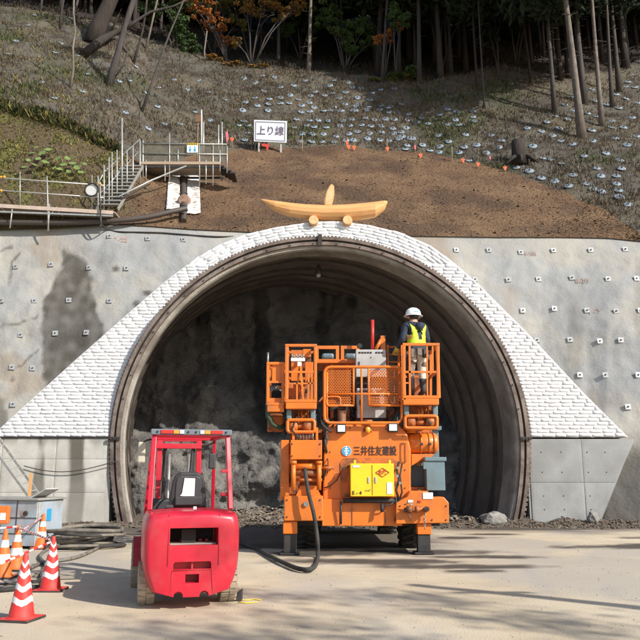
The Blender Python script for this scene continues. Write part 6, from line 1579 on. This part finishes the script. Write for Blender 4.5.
# ------------------------------------------------------------------ scaffold walkway on the left
GALV = mat('galvanised_tube', (.48, .48, .45), (.36, .36, .33), 6, .45, metal=.5); CLP = mat('orange_coupler', (.75, .38, .06), rough=.6); PLK = mat('scaffold_board', (.42, .33, .25), (.34, .26, .19), 3, .8, stretch=(.3, 3, 3))
wy = 26.05; wb = P(50, 228, wy); wke = empty('scaffold_walkway', wb, 'steel pipe scaffold walkway with pinkish boards above the left wall', 'scaffold'); wo = Vector(wb)
def sc(name, pts, r, m=GALV, par=None, off=None, n=7): return MB().tube([P(*q) for q in pts], r, n).build(name, m, par or wke, off=off if off is not None else wo)
for k in range(4):                                   # long boards side by side
    y0 = wy + .02 + k * .25; a, b = P(-60, 201.5, wy), P(115, 212, wy)
    for s0, s1 in ((0, .33), (.335, .66), (.665, 1)):
        p, q = a.lerp(b, s0), a.lerp(b, s1); p.y = q.y = y0 + .12; MB().bar(p, q, .235, .045).build('board', PLK, wke, off=wo)
mb = MB(); a, b = P(-60, 202.2, wy - .03), P(113, 212.6, wy - .03); mb.bar(a, b, .03, .14); mb.build('toe_board', mat('pink_grey_board', (.52, .42, .35), (.42, .33, .27), 3, .8), wke, off=wo)
mb = MB(); mb.bar(P(-60, 209.5, wy), P(113, 216, wy), .05, .06); mb.build('ledger', GALV, wke, off=wo); MB().bar(P(-60, 210.5, wy + .9), P(113, 216.8, wy + .9), .05, .05).build('ledger', BLK, wke, off=wo)
sc('handrail', [(-60, 173.5, wy), (104, 185.5, wy)], .027); sc('mid_rail', [(-60, 186, wy), (104, 197.8, wy)], .024)
for pts in ([(47, 176, wy), (48.5, 231, wy)], [(100, 182, wy), (101, 226, wy)], [(12.5, 207, wy), (10, 228, wy)], [(49.5, 204, wy), (48, 231, wy)], [(-30, 172, wy), (-31, 230, wy)]): sc('standard', pts, .027)
for pts in ([(92, 175, wy + .9), (92, 214, wy + .9)], [(20, 172, wy + .9), (20, 206, wy + .9)]): sc('standard', pts, .022)
for x, y in ((1, 177), (1, 190.5), (4, 176.8), (100, 184)): mb = MB(); mb.lathe([(.045, -.04), (.045, .04)], P(x, y, wy - .03), 'x', 8); mb.build('coupler', CLP, wke, off=wo)
sc('brace', [(50, 215, wy), (57, 207, wy)], .02); sc('transom', [(15, 211, wy + .1), (96, 215, wy + .1)], .02)
dk = empty('drain_pipe', P(60, 224, 26.35), 'thick black ribbed drain pipe running under the walkway to the white sheets', 'pipe'); do = Vector(dk.location)
pp0 = smooth([P(-70, 221, 26.3), P(0, 222, 26.3), P(60, 222.5, 26.3), P(110, 221, 26.35), P(145, 217.5, 26.6), P(170, 212, 26.9), P(186, 208.5, 27.2)], 22)
MB().tube(pp0, [.10 + (.010 if i % 2 else 0) for i in range(len(pp0))], 12).build('pipe', mat('dark_brown_hdpe', (.065, .05, .042), rough=.6), dk, off=do)
cb = empty('loose_black_cable', P(101, 200, wy - .1), 'black cable dropping from the walkway post and trailing along the top of the wall', 'cable'); co = Vector(cb.location)
MB().tube(smooth([P(99, 192, wy - .12), P(100.5, 205, wy - .12), P(100.5, 221, wy - .12), P(103, 226, wy), son(108, 230) + Vector((0, -.03, 0)), son(120, 232) + Vector((0, -.03, 0)), son(140, 232.5) + Vector((0, -.03, 0)), son(160, 233) + Vector((0, -.03, 0)), son(180, 234.5) + Vector((0, -.03, 0)), son(200, 236) + Vector((0, -.03, 0)), son(220, 237) + Vector((0, -.03, 0)), son(240, 236) + Vector((0, .05, 0))]), .03, 8).build('cable', RUB, cb, off=co)
mc = P(91.5, 190, wy - .12); ci = empty('cable_coil', mc, 'ring of black cable framing a round white plate on the walkway rail', 'cable coil')
for k in range(3): MB().tube([Vector((.25 * math.cos(a) + .01 * k, -.02 * k, .25 * math.sin(a))) for a in [2 * math.pi * i / 24 for i in range(25)]], .026, 8).build('cable_loop', RUB, ci)
mb = MB(); mb.lathe([(.215, -.0), (.215, .015)], n=24, axis='y'); mb.build('white_plate', mat('dull_white_plate', (.55, .56, .54), rough=.5), ci)

# ------------------------------------------------------------------ stair and upper platform
s0, s1 = P(107, 207, 26.8), P(133, 165, 29.0); ste = empty('scaffold_stair', s0, 'steel scaffold stair climbing from the walkway to the upper platform', 'stair'); s_o = Vector(s0)
W2 = Vector((.42, 0, 0))
for s in (-1, 1): MB().bar(s0 + W2 * s + Vector((0, 0, -.1)), s1 + W2 * s + Vector((0, 0, -.05)), .04, .12).build('stringer', GALV, ste, off=s_o)
for k in range(12):
    c = s0.lerp(s1, (k + .5) / 12); MB().obox(c, W2, Vector((0, .12, 0)), Vector((0, 0, .02))).build('tread', GALV, ste, off=s_o)
for (x, yt2, yb2, f) in ((98, 176, 212, 0), (104, 165, 212, .1), (109, 158, 210, .15), (112, 152, 208, .25), (117, 150, 204, .35), (122, 118, 200, .5), (127, 150, 194, .6), (133, 146, 190, .8), (140, 140, 184, 1)):
    Yq = s0.y + (s1.y - s0.y) * f - .1; MB().tube([P(x, yb2, Yq), P(x, yt2, Yq)], .028 if f != .5 else .035, 7).build('standard', GALV, ste, off=s_o)
MB().tube([P(96, 188, 26.7), P(104, 172, 27.0), P(140, 139, 29)], .02, 7).build('handrail', GALV, ste, off=s_o); MB().tube([P(98, 196, 26.7), P(140, 150, 29)], .016, 7).build('handrail', GALV, ste, off=s_o)
py_ = 29.6; pb = P(180, 168, py_); pe2 = empty('scaffold_platform', pb, 'raised scaffold platform with mesh screens at the head of the stair', 'scaffold'); po = Vector(pb)
def sp_(name, pts, r, m=GALV): return MB().tube([P(*q) for q in pts], r, 7).build(name, m, pe2, off=po)
a, b = P(141, 164, py_), P(220, 164.8, py_)
for k in range(5): MB().box(a.x, b.x, py_ + k * .25, py_ + k * .25 + .235, a.z, a.z + .045).build('board', PLK, pe2, off=po)
MB().box(a.x, b.x, py_ - .03, py_, a.z - .02, a.z + .10).build('toe_board', PLK, pe2, off=po); MB().box(a.x, b.x, py_, py_ + .06, a.z - .16, a.z - .08).build('ledger', BLK, pe2, off=po); MB().box(a.x, b.x, py_ + 1.2, py_ + 1.26, a.z - .16, a.z - .08).build('ledger', BLK, pe2, off=po)
for k in range(4): q = P(221 + k * 3.6, 166 + k * 2.2, py_); MB().box(q.x - .08, q.x + .12, py_, py_ + 1.0, q.z - .03, q.z + .03).build('step', BLK, pe2, off=po)
for y in (143.5, 153.5): sp_('handrail', [(142, y, py_), (227, y + .8, py_)], .026)
for x, yt2, yb2 in ((143, 140, 181), (146, 160, 180), (165, 160, 181), (169.5, 133, 181), (178, 150, 165), (199.5, 144, 186), (206, 160, 184), (213, 143, 186), (220, 150, 172), (227, 146, 173)): sp_('standard', [(x, yb2, py_ + .02), (x, yt2, py_ + .02)], .027)
for x, yt2 in ((201.5, 110), (203.5, 122), (218.5, 125), (222, 122)): sp_('standard', [(x, 163, py_ + 1.1), (x, yt2, py_ + 1.1)], .035, mat('pale_pipe', (.5, .48, .44), rough=.6) if x < 202 else GALV)
SCR = mat('grey_green_screen', (.18, .17, .13), (.13, .125, .10), 4, .9)
for x0, x1 in ((143.5, 169), (170, 186), (199, 213), (213.5, 226.5)):    # woven screens: real strands
    mb = MB(); x = x0
    while x < x1: mb.bar(P(x, 144, py_ + .04), P(x, 163, py_ + .04), .011, .011); x += .75
    y = 144
    while y < 163: mb.bar(P(x0, y, py_ + .045), P(x1, y, py_ + .045), .011, .011); y += .75
    mb.build('mesh_screen', SCR, pe2, off=po, fix=False)
MB().tube([P(118, 197, 27), P(152, 180, 28.2), P(186, 166, 29.5)], .035, 7).build('diagonal_brace', GALV, pe2, off=po)
MB().tube([P(119, 200, 27), P(150, 184, 28.2)], .03, 7).build('diagonal_brace', BLK, pe2, off=po)
sgn = empty('notice_board', P(192.5, 152, py_ - .06), 'small white notice with blue figures and a yellow striped top on the platform rail', 'sign'); no = Vector(sgn.location)
mb = MB(); mb.prism([(187, 143), (198, 143), (198, 152.5), (187, 152.5)], lambda u, v: P(u, v, py_ - .08), (0, .02, 0)); nb = mb.build('board', WHT, sgn, off=no)
mb = MB()
for k in range(6): mb.prism([(187.2 + k * 1.8, 143.2), (188.2 + k * 1.8, 143.2), (187.9 + k * 1.8, 145), (186.9 + k * 1.8, 145)] if k else [(187.2, 143.2), (188.2, 143.2), (187.9, 145), (187.2, 145)], lambda u, v: P(u, v, py_ - .088), (0, .004, 0))
mb.build('black_stripes', INK, nb, off=no, kind='stuff')
mb = MB(); mb.prism([(187, 143), (198, 143), (198, 145.1), (187, 145.1)], lambda u, v: P(u, v, py_ - .084), (0, .003, 0)); mb.build('yellow_strip', YEL, nb, off=no)
for x in (190, 194.8):
    mb = MB(); mb.lathe([(.035, -.004), (.035, 0)], P(x, 147.2, py_ - .08), 'y', 10); mb.prism([(x - 1.1, 148.4), (x + 1.1, 148.4), (x + .9, 151.6), (x - .9, 151.6)], lambda u, v: P(u, v, py_ - .084), (0, .003, 0)); mb.build('blue_figure', BLU, nb, off=no)
pq = empty('brown_tag', P(198, 124, py_ + 1.0), 'brown square tag on a tall pale stake behind the platform', 'tag'); MB().box(-.10, .10, -.02, .02, .1, .42).build('tag_plate', mat('brown_plate', (.18, .09, .05), rough=.8), pq); MB().tube([(0, .03, -1.8), (0, .03, .4)], .02, 6).build('stick', WD, pq)
# white sheets laid on the soil with a gutter between
SHT = mat('dusty_white_sheet', (.62, .60, .58), (.50, .47, .44), 2.2, .8, bump=.4, bscale=12, bdist=.02, c3=(.20, .13, .08), s3=3.4, w3=.8, f3=(.56, .62))
for lb, (xt0, xt1, xb0, xb1, yt2, yb2) in (('left one of two white sheets laid down the brown slope under the platform', (168.5, 180, 166, 179.5, 176, 211.5)), ('right one of two white sheets laid down the brown slope under the platform', (187, 199, 186.5, 200.5, 176, 216))):
    rows = []; e = empty('white_sheet', T((xb0 + xb1) / 2, yb2, .08), lb, 'sheet', 'white sheets on the brown slope')
    for i in range(25):
        f = i / 24; y = yb2 + (yt2 - yb2) * f; rows.append([T(xb0 + (xt0 - xb0) * f + (xb1 - xb0 + ((xt1 - xt0) - (xb1 - xb0)) * f) * j / 8, y, .10 + .02 * math.sin(i * 1.3 + j)) - Vector(e.location) for j in range(9)])
    g = grid_mesh('sheet', rows, SHT); g.parent = e; g.modifiers.new('solid', 'SOLIDIFY').thickness = .02
gt = empty('slope_drain', T(183.5, 214, .05), 'dark drain gutter with steel pipe and rusty collar between the white sheets', 'drain'); g_o = Vector(gt.location)
MB().tube([T(183.5, y, .1) for y in (222, 212, 200, 188, 176, 168)], .12, 8).build('gutter', mat('dark_gutter', (.06, .045, .035), rough=.8), gt, off=g_o)
for y in (214, 206, 197, 189, 181, 173): q = T(183.5, y, .16); MB().box(q.x - .16, q.x + .16, q.y - .06, q.y + .06, q.z - .06, q.z + .02).build('clamp', BLK, gt, off=g_o)
q = T(184, 206, .22); mb = MB(); mb.lathe([(.20, -.12), (.26, -.06), (.26, .06), (.20, .12)], q, 'y', 14); mb.build('collar', mat('rusty_collar', (.33, .21, .14), (.2, .12, .08), 6, .8), gt, off=g_o)
q = T(184, 212, .2); MB().tube([q, q + Vector((0, -.2, -.55))], .10, 10).build('outlet', BLK, gt, off=g_o)
